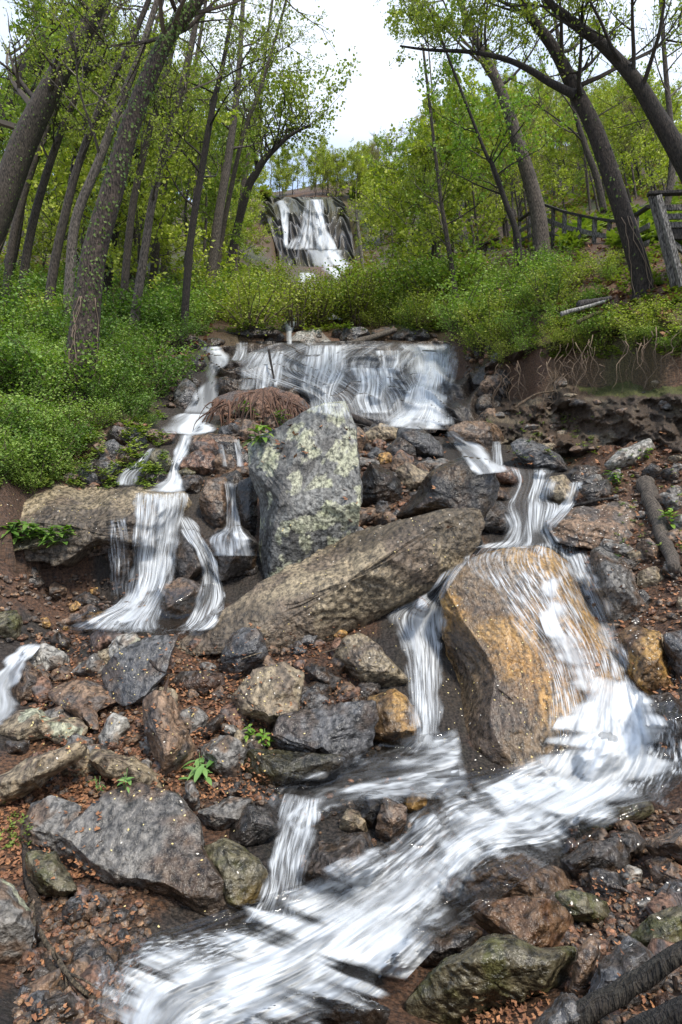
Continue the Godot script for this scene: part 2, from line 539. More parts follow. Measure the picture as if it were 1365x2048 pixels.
# ---------- every rock the photograph lets one pick out ----------
var rocks := [
	# the big ones
	["boulder", "505,900 530,878 590,848 640,823 685,815 702,870 706,980 700,1045 680,1095 610,1135 560,1155 540,1150 515,1100 508,1000", "lichen", "tall grey boulder blotched with pale green lichen, mid-stream", {"n": 200, "t": 0.7, "lean": 0.45, "lichen": 0.13, "cuts": 3, "box": 0.35, "rough": 0.55, "d": 8.3, "planes": [[Vector3(0.1, 0.15, 1), 0.62], [Vector3(-0.9, 0, 0.4), 0.85]]}],
	["stone_slab", "398,1278 560,1160 690,1085 860,1035 935,1028 945,1062 900,1130 830,1190 760,1245 680,1262 560,1272", "tan", "long tan slab lying diagonally against the lichen boulder", {"n": 190, "t": 1.0, "lean": 0.5, "cuts": 2, "rough": 0.95, "d": 7.35, "box": 0.25, "stain": Color(0.1, 0.075, 0.05), "strata": 0.45, "planes": [[Vector3(-0.3, 0.62, 0.7), 0.42], [Vector3(0.35, -0.5, 0.8), 0.45]]}],
	["boulder", "895,1189 918,1139 963,1112 1033,1092 1108,1082 1153,1099 1168,1139 1213,1224 1253,1334 1240,1404 1203,1440 1133,1499 1093,1525 1040,1562 960,1570 910,1542 898,1474 903,1324", "orange", "great ochre boulder with water sheeting over its side", {"n": 210, "t": 0.62, "lean": 0.75, "cuts": 3, "rough": 0.55, "d": 6.3, "box": 0.36, "wet": true, "stain": Color(0.15, 0.12, 0.1), "planes": [[Vector3(-0.05, 0.1, 1), 0.6], [Vector3(0.45, 0.1, 0.85), 0.72]]}],
	["boulder", "135,1706 165,1656 225,1596 280,1578 350,1601 390,1651 395,1701 435,1761 490,1826 475,1881 400,1846 320,1821 240,1798 175,1791 145,1756", "grey", "biggest smooth grey boulder with rusty streaks above the pool", {"n": 190, "t": 0.8, "lean": 0.5, "cuts": 3, "rough": 0.5, "d": 3.85, "wet": true, "stain": Color(0.12, 0.075, 0.045), "planes": [[Vector3(0, 0.4, 0.9), 0.6], [Vector3(0.1, -0.8, 0.5), 0.6]]}],
	["boulder", "870,948 925,920 968,928 986,968 974,1008 930,1062 850,1042 790,1034 830,995", "black", "black round-ended boulder with dripping stains above tan slab", {"n": 120, "t": 0.8, "stain": Color(0.16, 0.1, 0.05), "d": 8.6, "cuts": 3, "rough": 0.6}],
	["stone_slab", "1095,1045 1150,1020 1240,1005 1290,1040 1285,1080 1220,1092 1130,1082", "brown", "flat petal-strewn slab beside the upper right cascade", {"lean": 0.9, "planes": [[Vector3(0, 0.75, 0.6), 0.35]]}],
	["stone_ledge", "-60,1075 40,1022 110,972 200,976 290,983 372,983 390,1006 365,1055 350,1118 300,1100 255,1108 215,1100 150,1118 60,1110 -60,1135", "tan", "broad brown ledge topping the overhang by left fall", {"n": 190, "t": 1.1, "lean": 0.55, "d": 8.55, "cuts": 5, "strata": 0.1, "rough": 1.3, "box": 0.35, "planes": [[Vector3(0, 0.85, 0.5), 0.38], [Vector3(0.05, -0.25, 0.95), 0.6]], "stain": Color(0.09, 0.07, 0.055)}],
	["stone_ledge", "118,1040 216,1026 290,1020 340,1040 345,1120 320,1200 240,1180 215,1105 150,1122 142,1076", "brown", "brown rock face behind the left waterfall curtain", {"n": 120, "t": 0.8, "d": 8.75, "wet": true, "lean": 0.2, "strata": 0.0}],
	["stone_ledge", "-40,1098 75,1060 140,1054 150,1082 60,1104 -40,1128", "mossy", "mossy lip of the overhang carrying green plants", {"n": 100, "t": 1.6, "d": 8.1, "strata": 0.1, "lean": 0.5}],
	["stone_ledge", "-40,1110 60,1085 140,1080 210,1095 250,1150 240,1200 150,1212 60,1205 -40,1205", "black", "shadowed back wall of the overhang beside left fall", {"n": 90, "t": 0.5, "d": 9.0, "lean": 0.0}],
	["boulder", "-40,1145 65,1134 82,1168 40,1190 -40,1195", "dark", "dark block under the overhang at the picture edge", {"d": 8.0, "t": 1.2}],
	["boulder", "-40,1229 30,1222 46,1250 36,1278 -40,1280", "mossy", "mossy low stone left of the pool", {}],
	# around the left fall
	["boulder", "345,1084 360,1059 400,1069 425,1114 428,1158 380,1160 350,1122", "dark", "dark boulder splitting the left fall in mid drop", {"d": 8.2, "t": 1.1}],
	["boulder", "412,1092 440,1064 480,1059 508,1089 505,1138 440,1152", "dark", "round dark boulder under the thin arching spout", {"d": 8.2, "t": 1.1, "cuts": 2}],
	["boulder", "298,1216 325,1176 365,1159 402,1179 392,1212 360,1248 310,1244", "brown", "wet brown boulder standing in the left pool", {"wet": true, "d": 7.5, "t": 1.0}],
	["rock", "145,1199 170,1182 200,1199 187,1218 160,1216", "dark", "dark stone at the pool edge below overhang", {}],
	["rock", "170,1182 182,1170 198,1176 196,1190 180,1192", "orange", "small orange stone below the overhang", {}],
	["rock", "475,1139 515,1132 522,1150 480,1154", "dark", "flat dark stone between spout and lichen boulder", {}],
	["boulder", "403,1001 413,967 451,958 456,1004 438,1062 407,1040", "brown", "upright brown rock above the dark splitting boulder", {"wet": true, "d": 8.9}],
	["boulder", "478,966 506,950 514,994 510,1070 490,1080 474,1020", "black", "black upright rock against the lichen boulder's left side", {"d": 8.9}],
	["boulder", "358,926 393,903 424,910 453,933 446,952 403,953 370,940", "red", "reddish brown boulder in mid-channel above left fall", {"wet": true}],
	["boulder", "349,967 370,953 403,950 410,962 394,989 366,984", "dark", "dark boulder just below the reddish brown one", {}],
	["rock", "353,947 373,936 395,945 372,957", "mossy", "small mossy stone wedged under the reddish boulder", {}],
	["stone_slab", "376,889 386,874 424,866 471,873 473,890 437,890 397,898", "brown", "flat brown slab dripping two thin spouts", {"lean": 0.8, "wet": true}],
	["boulder", "378,893 440,886 476,890 500,925 470,935 440,915 390,910", "black", "black hollow rock under the dripping slab", {"t": 0.5, "dd": 0.3}],
	["boulder", "275,943 292,935 316,940 335,958 318,968 282,966", "dark", "smooth dark stone between two arms of the left cascade", {}],
	["boulder", "290,928 309,901 333,904 343,926 334,949 309,939", "mossy", "mossy dark rock dividing the left cascade", {}],
	["boulder", "221,908 245,894 279,906 287,922 252,930 228,928", "brown", "long brown rock beside the lesser left cascade", {"wet": true}],
	["boulder", "149,943 174,926 201,950 206,971 167,970", "slate", "grey stone on the bank above the broad ledge", {}],
	["boulder", "187,930 201,924 228,957 222,974 204,969", "dark", "dark wedge stone beside the grey bank stone", {}],
	["boulder", "169,898 184,871 211,884 227,910 220,932 178,928", "brown", "brown rock under the exposed tree roots", {}],
	["boulder", "251,878 275,854 294,862 291,891 262,895", "slate", "slate-dark rock beneath the overhanging shrubs", {}],
	["rock", "290,866 316,857 331,883 302,888", "brown", "brown stone left of the white apron", {}],
	["rock", "317,864 356,864 338,891 319,891", "red", "red-brown stone at the lip of the white apron", {}],
	["boulder", "351,787 370,758 395,775 395,797 368,817 351,807", "slate", "slate-grey rock left of the chute", {}],
	["rock", "378,753 400,762 399,780 368,762", "dark", "dark stone above the slate-grey rock by chute", {}],
	["rock", "381,723 397,709 415,731 397,743", "dark", "dark stone splitting the head of the chute", {}],
	["rock", "396,858 410,845 429,856 426,866 403,868", "slate", "small slate stone at the end of white apron", {}],
	["boulder", "469,864 488,840 515,850 520,878 484,883", "brown", "brown rock below the root tangle", {}],
	["rock", "472,939 501,931 503,952 477,955", "brown", "low brown rock above the arching spout", {}],
	["boulder", "438,740 471,722 500,731 483,750 447,760", "dark", "dark ledge rock right of the chute", {}],
	["boulder", "519,679 545,665 562,670 562,689 535,694", "slate", "slate rock at the top of the slide", {}],
	["boulder", "396,692 424,675 456,684 437,696 403,701", "dark", "dark rock above the head of the chute", {}],
	["rock", "496,709 525,688 540,701 514,713", "dark", "dark rock between chute and slide", {}],
	["boulder", "573,692 598,665 638,658 664,686 640,692", "pale", "pale rounded boulder perched above the slide", {"d": 20.6, "cuts": 2, "rough": 0.5}],
	["stone_slab", "776,672 830,650 848,660 800,684", "grey", "grey flat slab on the bank top right of slide", {}],
	["stone_slab", "440,668 480,655 540,655 560,668 500,680", "dark", "dark flat ledge above the slide's left end", {}],
	["rock", "560,655 590,640 610,648 596,664", "slate", "slate stone beside the highest small cascade", {}],
	# pile behind the tan slab
	["boulder", "728,870 764,850 800,858 797,880 764,890 741,886", "tan", "tan boulder at the top of the rock pile", {}],
	["boulder", "796,860 838,854 884,891 884,913 832,917 805,893", "slate", "large slate-dark boulder left of the curving chute", {"n": 100}],
	["boulder", "772,900 798,876 827,895 830,917 791,913", "dark", "dark angular rock below the tan pile boulder", {}],
	["boulder", "713,969 747,930 791,940 807,982 797,1015 764,1018 717,1011", "black", "black faceted boulder right of the lichen boulder", {"n": 100, "cuts": 9}],
	["boulder", "796,944 815,928 864,952 864,971 828,984 805,971", "tan", "tan-flecked rock beside the black faceted boulder", {}],
	["rock", "702,927 724,914 758,922 753,935 710,937", "grey", "flat grey stone touching the lichen boulder", {}],
	["rock", "786,917 801,901 827,915 824,929 791,930", "red", "pinkish rock in the middle of the pile", {}],
	["rock", "756,910 778,903 788,922 764,927", "orange", "small orange rock in the pile", {}],
	["rock", "836,927 882,916 911,928 882,944 849,940", "grey", "grey flat rock above the black round-ended boulder", {}],
	["rock", "700,1048 717,1014 766,1023 749,1042 714,1057", "brown", "brown rock below the black faceted boulder", {}],
	["rock", "769,1035 795,1017 830,1040 795,1048", "red", "red-brown stone on the upper edge of tan slab", {}],
	["rock", "750,1062 768,1038 790,1050 783,1068", "slate", "grey wedge stone resting on the tan slab", {}],
	["stone_slab", "680,1063 714,1053 746,1073 714,1085 676,1092", "slate", "flat slate stone between lichen boulder and tan slab", {}],
	["rock", "759,853 788,839 817,844 817,856 778,856", "dark", "dark stone at the very foot of the slide", {}],
	["rock", "912,1079 936,1058 962,1083 952,1106 912,1112", "black", "black stone at the right tip of tan slab", {}],
	["boulder", "690,860 720,850 735,880 720,910 700,905", "brown", "brown rock beside the lichen boulder's top", {}],
	["boulder", "820,985 870,965 890,1000 850,1030 815,1020", "dark", "dark rock under the black round-ended boulder", {"dd": 0.2}],
	# right cascade
	["boulder", "978,947 1000,933 1031,936 1044,962 1039,977 993,962", "red", "red-brown boulder at the foot of the curving chute", {"wet": true}],
	["boulder", "975,991 990,970 1006,979 1022,998 990,1004", "brown", "brown rock beside the stepped right cascade", {"wet": true}],
	["boulder", "951,1029 966,1004 1000,1007 1026,1036 1022,1068 977,1074 951,1058", "dark", "dark boulder left of the fan of white water", {}],
	["boulder", "1088,984 1101,953 1128,953 1147,975 1142,1007 1111,1010", "tan", "tan block standing right of the stepped cascade", {}],
	["stone_slab", "900,860 936,845 993,849 1006,878 973,903 929,883", "brown", "brown layered ledge below the slide's right foot", {"wet": true, "strata": 0.2}],
	["stone_slab", "1026,890 1053,875 1113,910 1135,939 1063,941", "slate", "dark shelf at the foot of the eroded bank", {"strata": -0.4}],
	["boulder", "1211,929 1238,905 1293,880 1305,897 1275,929 1223,939", "pale", "pale boulder on the leafy slope below eroded bank", {}],
	["boulder", "1131,949 1163,930 1215,940 1205,964 1148,966", "dark", "dark hollow rock at the top of right cascade", {}],
	["boulder", "1160,974 1213,960 1237,992 1185,1009", "dark", "dark rock above the petal-strewn slab", {}],
	["rock", "1068,945 1085,938 1095,952 1080,962", "dark", "small dark rock amid the stepped cascade", {}],
	["stone_slab", "1180,1104 1198,1089 1243,1122 1295,1214 1280,1236 1233,1253 1211,1216 1186,1151", "grey", "long dark grey slab leaning beside the ochre boulder", {"strata": 0.9, "wet": true}],
	["boulder", "1241,1271 1273,1252 1315,1272 1335,1324 1357,1388 1303,1390 1263,1338", "orange", "glistening rust-brown boulder at the right of the foam", {"wet": true, "stain": Color(0.1, 0.06, 0.05)}],
	["boulder", "1331,1276 1372,1262 1400,1334 1365,1364 1338,1311", "slate", "blue-grey rock at the picture's right edge", {}],
	["boulder", "1155,1512 1190,1480 1235,1492 1245,1535 1215,1560 1170,1552", "dark", "dark boulder half buried in foam", {"d": 5.1}],
	["rock", "828,1217 840,1193 857,1210 852,1224", "red", "red-brown stone in the narrow middle cascade", {"d": 6.7}],
	["boulder", "1290,1400 1340,1390 1400,1420 1400,1490 1330,1500 1300,1450", "dark", "wet dark rock at right edge beside the foam", {}],
	# left field of rocks
	["boulder", "50,1309 91,1290 137,1314 142,1334 128,1353 84,1355 62,1343", "pale", "pale ridged boulder beside the left spill", {"strata": 0.9}],
	["boulder", "22,1346 51,1317 83,1351 96,1363 81,1388 44,1400 28,1387", "brown", "dark ochre rock under the pale ridged boulder", {"wet": true}],
	["rock", "133,1350 189,1310 211,1315 219,1353 202,1356 189,1350", "grey", "small grey wedge beside the big slate slab", {}],
	["rock", "96,1282 118,1266 144,1280 144,1302 118,1302", "dark", "dark rounded stone on the pool rim", {}],
	["boulder", "183,1272 209,1251 235,1267 243,1279 216,1302 189,1313", "red", "red-brown rock on the pool rim", {}],
	["boulder", "205,1313 236,1277 266,1268 277,1284 249,1308 219,1333", "pale", "mottled pale stone touching the big slate slab", {"lichen": 0.3}],
	["stone_slab", "215,1336 236,1310 297,1278 352,1275 336,1311 326,1348 303,1370 290,1388 253,1402 229,1387 214,1356", "slate", "big smooth slate slab in the middle of the leaf litter", {"n": 120, "t": 0.5, "lean": 0.7, "cuts": 2, "rough": 0.5, "planes": [[Vector3(0, 0.2, 1), 0.5]]}],
	["rock", "251,1400 287,1383 315,1371 305,1400 280,1410", "black", "black stone under the big slate slab", {}],
	["stone_slab", "101,1387 148,1364 189,1373 224,1385 228,1404 189,1420 194,1451 168,1444 135,1420", "brown", "flat brown slab among leaves below the pale boulder", {"lean": 0.9, "strata": 0.2}],
	["boulder", "-30,1460 50,1416 78,1416 98,1437 148,1437 165,1456 148,1481 111,1489 91,1471 27,1483 -30,1470", "tan", "long lichen-spotted boulder at the left edge", {"n": 110, "lichen": 0.27, "lean": 0.7}],
	["rock", "11,1484 64,1480 52,1508 15,1512", "dark", "dark block below the lichen-spotted boulder", {}],
	["boulder", "289,1410 303,1393 327,1389 346,1405 359,1439 390,1499 386,1525 354,1542 327,1538 301,1486 291,1445", "brown", "tall standing brown stone among the litter", {"n": 110, "t": 0.9, "lean": 0.5, "cuts": 4}],
	["rock", "202,1469 209,1447 226,1428 253,1442 255,1459 229,1498 204,1498", "pale", "small upright yellow-grey stone left of tall brown stone", {}],
	["rock", "252,1476 266,1462 280,1472 278,1493 254,1493", "brown", "small squarish brown stone beside the upright stone", {}],
	["stone_slab", "182,1496 216,1496 256,1514 303,1530 336,1563 310,1581 270,1569 209,1552 187,1525", "tan", "long flat stone lying above the biggest grey boulder", {"lean": 0.7, "strata": -0.4}],
	["boulder", "-30,1572 67,1524 158,1487 164,1516 101,1552 50,1589 -30,1622", "tan", "long tan ridge of rock with straw hanging at its foot", {"n": 100, "strata": 0.5}],
	["boulder", "401,1497 420,1478 444,1474 471,1484 491,1500 476,1553 447,1558 420,1542", "grey", "rounded grey-brown stone behind the broad-leaved plant", {}],
	["boulder", "50,1661 65,1609 100,1601 157,1619 127,1681 110,1713 60,1703", "grey", "grey block left of the biggest grey boulder", {"cuts": 5}],
	["boulder", "58,1711 110,1708 147,1776 137,1803 90,1808 58,1763", "mossy", "speckled mossy rock under the grey block", {"lichen": 0.33}],
	["boulder", "-40,1756 25,1769 57,1816 57,1906 20,1915 -40,1925", "grey", "grey speckled boulder cut by the lower left edge", {"lichen": 0.33}],
	["rock", "403,1621 450,1596 502,1599 482,1631 445,1663 408,1658", "grey", "grey flat rock right of the biggest grey boulder", {}],
	["rock", "463,1651 500,1614 535,1624 552,1656 520,1688 490,1698 463,1676", "dark", "shiny dark rock beside the middle chute", {}],
	["boulder", "403,1706 450,1679 495,1704 522,1741 519,1788 480,1810 445,1788 408,1741", "mossy", "ochre and moss mottled rock above the foam", {"stain": Color(0.25, 0.16, 0.06)}],
	["rock", "370,1561 388,1554 402,1611 392,1628 376,1612", "grey", "narrow upright stone under the broad-leaved plant", {}],
	["rock", "438,1576 480,1564 492,1591 460,1600", "dark", "dark chip of rock below the rounded grey-brown stone", {}],
	["boulder", "449,1301 464,1269 484,1260 515,1265 530,1301 527,1328 484,1360 455,1362", "slate", "dark upright rock with a pale edge below the tan slab", {"stain": Color(0.2, 0.17, 0.13)}],
	["boulder", "342,1370 364,1346 448,1346 454,1375 421,1387 357,1392", "dark", "dark wet rock with rusty underside in the leaf litter", {"stain": Color(0.18, 0.09, 0.05)}],
	["boulder", "472,1395 511,1353 562,1338 601,1352 587,1416 562,1451 542,1470 511,1445 482,1418", "tan", "big tan pointed rock in the middle of the field", {"n": 110, "cuts": 5}],
	["rock", "587,1280 602,1254 635,1260 635,1293 587,1295", "slate", "squared dark block set in the tan slab's lower edge", {}],
	["rock", "651,1269 680,1254 695,1267 678,1283", "orange", "rusty stone under the tan slab", {}],
	["boulder", "668,1313 693,1282 720,1272 751,1296 806,1355 767,1375 724,1368 690,1347", "tan", "tan wedge boulder beside the narrow middle cascade", {"n": 100, "wet": true, "strata": -0.5}],
	["rock", "610,1340 629,1329 685,1358 685,1384 653,1385 629,1364", "dark", "dark rock under the tan wedge boulder", {}],
	["rock", "593,1401 622,1380 655,1399 645,1421 609,1421", "slate", "slate rock with red leaves on top", {}],
	["rock", "536,1331 585,1321 586,1336 545,1342", "brown", "thin flat stone above the tan pointed rock", {}],
	["rock", "587,1327 612,1319 608,1347 592,1347", "red", "small reddish stone above the tan pointed rock", {}],
	["boulder", "550,1493 575,1434 609,1427 697,1414 739,1407 742,1443 726,1499 680,1522 602,1540 558,1507", "slate", "large dark boulder with a pale lichen patch at left", {"n": 130, "cuts": 3, "t": 0.7, "strata": 0.2}],
	["boulder", "472,1542 508,1505 558,1501 602,1511 690,1515 640,1555 568,1568 501,1588", "black", "black mossy rock mass at the water's edge", {"n": 90, "stain": Color(0.09, 0.08, 0.03)}],
	["boulder", "738,1394 788,1383 813,1395 835,1449 823,1478 781,1505 738,1490", "orange", "dark orange-topped rock left of the narrow cascade", {"wet": true, "n": 90, "stain": Color(0.08, 0.06, 0.055)}],
	["rock", "442,1446 467,1451 491,1470 490,1483 454,1475", "pale", "small tan stone left of the small green plant", {}],
	["rock", "398,1468 434,1431 449,1434 422,1482", "dark", "dark wedge stone left of the small tan stone", {}],
	# middle islet
	["rock", "683,1648 698,1619 718,1624 740,1668 713,1670 681,1660", "tan", "tan rock on the islet in mid-stream", {}],
	["rock", "721,1638 738,1589 765,1594 765,1626 748,1665", "black", "black upright rock on the islet", {}],
	["rock", "756,1658 768,1599 810,1619 805,1668 783,1693 756,1673", "brown", "wet brown rock in the middle of the islet", {"wet": true}],
	["rock", "808,1603 828,1586 855,1589 850,1613 818,1628", "orange", "orange rock topping the islet", {"wet": true}],
	["rock", "831,1643 863,1629 882,1656 860,1688 826,1683", "black", "black rock at the right end of the islet", {}],
	["boulder", "608,1748 650,1694 683,1674 735,1669 760,1721 735,1763 683,1785 623,1800", "dark", "large dark rock at the lower end of the islet", {"n": 100, "stain": Color(0.15, 0.085, 0.04)}],
	["rock", "776,1511 808,1502 808,1526 783,1526", "dark", "small dark rock in the water below narrow cascade", {}],
	["rock", "883,1763 933,1749 925,1808 893,1820", "red", "reddish rock glimpsed through the rushing water", {"wet": true, "dd": 0.12}],
	["rock", "515,2035 600,1992 700,1985 765,2020 745,2070 530,2070", "black", "black wet rock at the lower edge of foam", {"dd": 0.05}],
	# lower right
	["boulder", "935,1801 956,1740 986,1713 1020,1714 1060,1716 1100,1726 1136,1745 1143,1784 1107,1806 1040,1806 972,1806", "brown", "long brown boulder on top of the lower right pile", {"n": 120, "wet": true, "cuts": 4, "t": 1.0}],
	["boulder", "943,1816 972,1805 1040,1802 1094,1807 1140,1833 1140,1863 1126,1899 1097,1907 1047,1905 1003,1882 964,1851", "tan", "rust and grey mottled boulder in the lower right pile", {"n": 120, "wet": true, "cuts": 4, "stain": Color(0.24, 0.11, 0.05), "d": 3.25}],
	["boulder", "836,1998 898,1934 983,1884 1023,1884 1063,1904 1130,1904 1120,1968 1033,2012 953,2044 883,2060 841,2030", "mossy", "long olive streaked boulder at the bottom of the pile", {"n": 130, "cuts": 4, "strata": 0.5, "d": 2.85}],
	["boulder", "821,1883 848,1854 918,1849 955,1866 950,1903 893,1940 826,1945", "dark", "dark purplish rock beside the foam, lower right", {"stain": Color(0.15, 0.12, 0.11)}],
	["rock", "743,1953 783,1914 823,1884 826,1945", "black", "black pointed rock dipping into the foam", {}],
	["boulder", "1116,1723 1163,1694 1235,1679 1255,1716 1230,1758 1183,1765 1131,1743", "dark", "dark block with a yellow leaf, lower right", {}],
	["rock", "1116,1791 1143,1784 1215,1804 1230,1836 1205,1860 1153,1838", "mossy", "olive wedge stone right of the brown boulder", {}],
	["rock", "1151,1688 1178,1664 1208,1656 1215,1681 1168,1693", "brown", "brown stone behind the dark block", {}],
	["rock", "1126,1688 1143,1680 1160,1696 1140,1706", "red", "small red-brown stone at the foam's edge", {}],
	["boulder", "1161,1633 1203,1624 1293,1604 1300,1626 1238,1663 1173,1668", "mossy", "low yellow-green topped rock right of the foam", {}],
	["rock", "1236,1753 1258,1731 1282,1741 1280,1763 1248,1770", "pale", "pale pinkish cobble in the twigs, lower right", {"cuts": 2}],
	["rock", "1221,1673 1263,1659 1292,1691 1285,1728 1263,1718", "dark", "dark hooked stone above the pale cobble", {}],
	["boulder", "1291,1693 1333,1664 1400,1636 1400,1748 1333,1735", "brown", "brown wet boulder at the right edge above twigs", {"wet": true}],
	["boulder", "1313,1788 1343,1764 1400,1758 1400,1815 1328,1812", "slate", "slate boulder at the right edge below twigs", {}],
	["rock", "1273,1808 1303,1794 1307,1816 1283,1828", "grey", "small grey stone among twigs", {}],
	["boulder", "1141,1978 1158,1904 1183,1869 1200,1886 1190,1936 1175,1990", "brown", "narrow upright brown stone, lower right", {"wet": true, "strata": 1.3}],
	["boulder", "1261,1888 1308,1834 1400,1810 1400,1912 1303,1922", "mossy", "olive boulder at the lower right edge", {}],
	["boulder", "1181,1985 1213,1929 1258,1879 1325,1936 1320,1980 1258,2020 1188,2020", "slate", "slate-blue faceted boulder above the dark log", {"n": 100}],
	["boulder", "1064,2060 1123,1986 1148,1994 1185,2036 1205,2080 1064,2080", "slate", "pointed grey stone at the bottom edge", {}],
]

func build_rocks() -> void:
	for s in rocks: rock(s)

# loose stones between the big ones: [x0, y0, x1, y1, how many, size in metres, where, tones]
var loose := [
	[60, 1290, 560, 1560, 39, 0.236, "in the leaf litter between the slate slab and tall brown stone", ["brown", "red", "grey", "tan"]],
	[40, 1790, 260, 2040, 30, 0.162, "on the wet gravel in the lower left corner", ["brown", "red", "dark", "slate"]],
	[1150, 1100, 1365, 1500, 30, 0.29, "on the right slope beside the ochre boulder", ["brown", "dark", "grey", "tan"]],
	[1130, 940, 1365, 1110, 19, 0.29, "on the right slope around the petal-strewn slab", ["brown", "dark", "grey"]],
	[1130, 1640, 1365, 2000, 23, 0.181, "among the twigs of the lower right pile", ["brown", "dark", "red"]],
	[690, 850, 900, 1060, 26, 0.362, "in the rock pile behind the tan slab", ["brown", "dark", "slate", "red"]],
	[150, 860, 520, 1000, 26, 0.452, "in the left channel above the fall", ["brown", "dark", "slate", "red"]],
	[350, 660, 560, 800, 22, 0.725, "along the chute left of the slide", ["dark", "slate", "brown"]],
	[930, 700, 1010, 880, 17, 0.635, "along the right edge of the slide", ["dark", "slate", "brown"]],
	[560, 1380, 760, 1500, 10, 0.217, "around the tan pointed rock", ["brown", "dark", "red"]],
	[440, 1250, 700, 1340, 17, 0.2, "below the long tan slab", ["brown", "slate", "red", "tan"]],
	[60, 1170, 230, 1260, 13, 0.217, "under the overhang by the left pool", ["orange", "dark", "brown"]],
	[560, 674, 940, 692, 16, 0.7, "along the rim of the slide", ["dark", "slate", "brown"]],
	[480, 820, 700, 920, 14, 0.399, "between root tangle and lichen boulder", ["brown", "red", "dark"]],
]

# the nearest rock with a telling description, in its first words
func beside(p: Vector2) -> String:
	var best := 1e9
	var s := ""
	for r in rocks:
		var c := Vector2.ZERO
		var poly := poly_of(r[1])
		for q in poly: c += q / poly.size()
		var d := c.distance_to(p)
		if d >= best: continue
		var words: PackedStringArray = (r[3] as String).replace(",", "").split(" ")
		var head := []
		for w in words:
			if head.size() >= 2 and w in ["with", "beside", "above", "below", "under", "in", "at", "of", "on", "left", "right", "among", "against", "between", "topping", "lying", "behind", "touching", "standing", "just", "wedged", "around", "splitting", "dividing", "carrying", "dripping", "perched", "resting", "leaning", "half", "glimpsed", "dipping", "cut", "set", "mid-stream", "amid", "lower", "blotched", "beneath"]: break
			head.append(w)
		if head.size() < 3: continue
		best = d
		s = " ".join(head.slice(0, 8))
	return s

# the runs of fast water that sweep their bed clear: [from, to, half width]
var runs := [[Vector2(425, 690), Vector2(400, 835), 42], [Vector2(330, 850), Vector2(430, 850), 28], [Vector2(372, 868), Vector2(348, 950), 34], [Vector2(350, 965), Vector2(320, 990), 52], [Vector2(305, 905), Vector2(250, 965), 26], [Vector2(880, 870), Vector2(985, 940), 34], [Vector2(1060, 940), Vector2(1060, 1090), 68], [Vector2(1150, 965), Vector2(1100, 1060), 20]]

func in_flow(p: Vector2) -> bool:
	for s in runs:
		if Geometry2D.get_closest_point_to_segment(p, s[0], s[1]).distance_to(p) < s[2]: return true
	return false

func build_loose() -> void:
	var shapes := {}
	var word := {"brown": "brown", "red": "reddish", "grey": "grey", "tan": "tan", "dark": "dark", "slate": "slate-grey", "orange": "orange"}
	for tone in word:
		shapes[tone] = []
		for k in 4:
			var pl := PackedVector2Array()
			var n := rng.randi_range(5, 7)
			for j in n:
				var an := TAU * (j + rng.randf_range(-0.25, 0.25)) / n
				pl.append(Vector2(682.5 + 50.0 * cos(an), 1024.0 + 50.0 * sin(an) * rng.randf_range(0.6, 0.95)))
			shapes[tone].append(rock_shape(pl, F / 100.0, tone, {"t": 0.9, "lean": 0.0}))   # about one metre across
	for r in loose:
		for k in int(r[4]):
			var at_px := Vector2(rng.randf_range(r[0], r[2]), rng.randf_range(r[1], r[3]))
			if in_flow(at_px): continue
			var p := hit(ground_tm, at_px.x, at_px.y)
			var tone: String = r[7][rng.randi() % r[7].size()]
			var s: Array = shapes[tone][rng.randi() % 4]
			var size: float = r[5] * rng.randf_range(0.5, 1.5)
			var o := put("loose_stone", s[0], rock_mat("wet_rock", 0.4, 4.0, 0.9) if tone in ["dark", "slate"] else rock_mat("dry_rock", 0.7, 4.0, 0.9), null, p + Vector3(0, size * 0.12, 0))
			o.basis = Basis.from_euler(Vector3(rng.randf_range(-0.9, 0.5), rng.randf() * TAU, rng.randf_range(-0.5, 0.5))).scaled(Vector3(1, 1, 1) * size)
			var ref := beside(at_px)
			meta(o, "%s %s stone beside the %s" % ["tiny" if size < r[5] * 0.75 else "small" if size < r[5] * 1.15 else "chunky", word[tone], ref], "stone", "small stones beside the %s" % ref)
			var f: PackedVector3Array = s[2]
			var g := PackedVector3Array()
			for v in f: g.append(o.transform * (v - (s[1] as Vector3)))
			solid_faces.append_array(g)
	# stones held in the earth of the undercut bank
	for k in 60:
		var tone: String = ["brown", "dark", "tan", "grey"][rng.randi() % 4]
		var s: Array = shapes[tone][rng.randi() % 4]
		var p := bank_points[rng.randi_range(241 * 12, bank_points.size() - 1)]
		var o := put("stone", s[0], rock_mat("dry_rock", 0.7, 4.0, 0.9), bank, p)
		o.basis = Basis.from_euler(Vector3(rng.randf() * TAU, rng.randf() * TAU, rng.randf() * TAU)).scaled(Vector3(1, 0.7, 1) * rng.randf_range(0.08, 0.38))

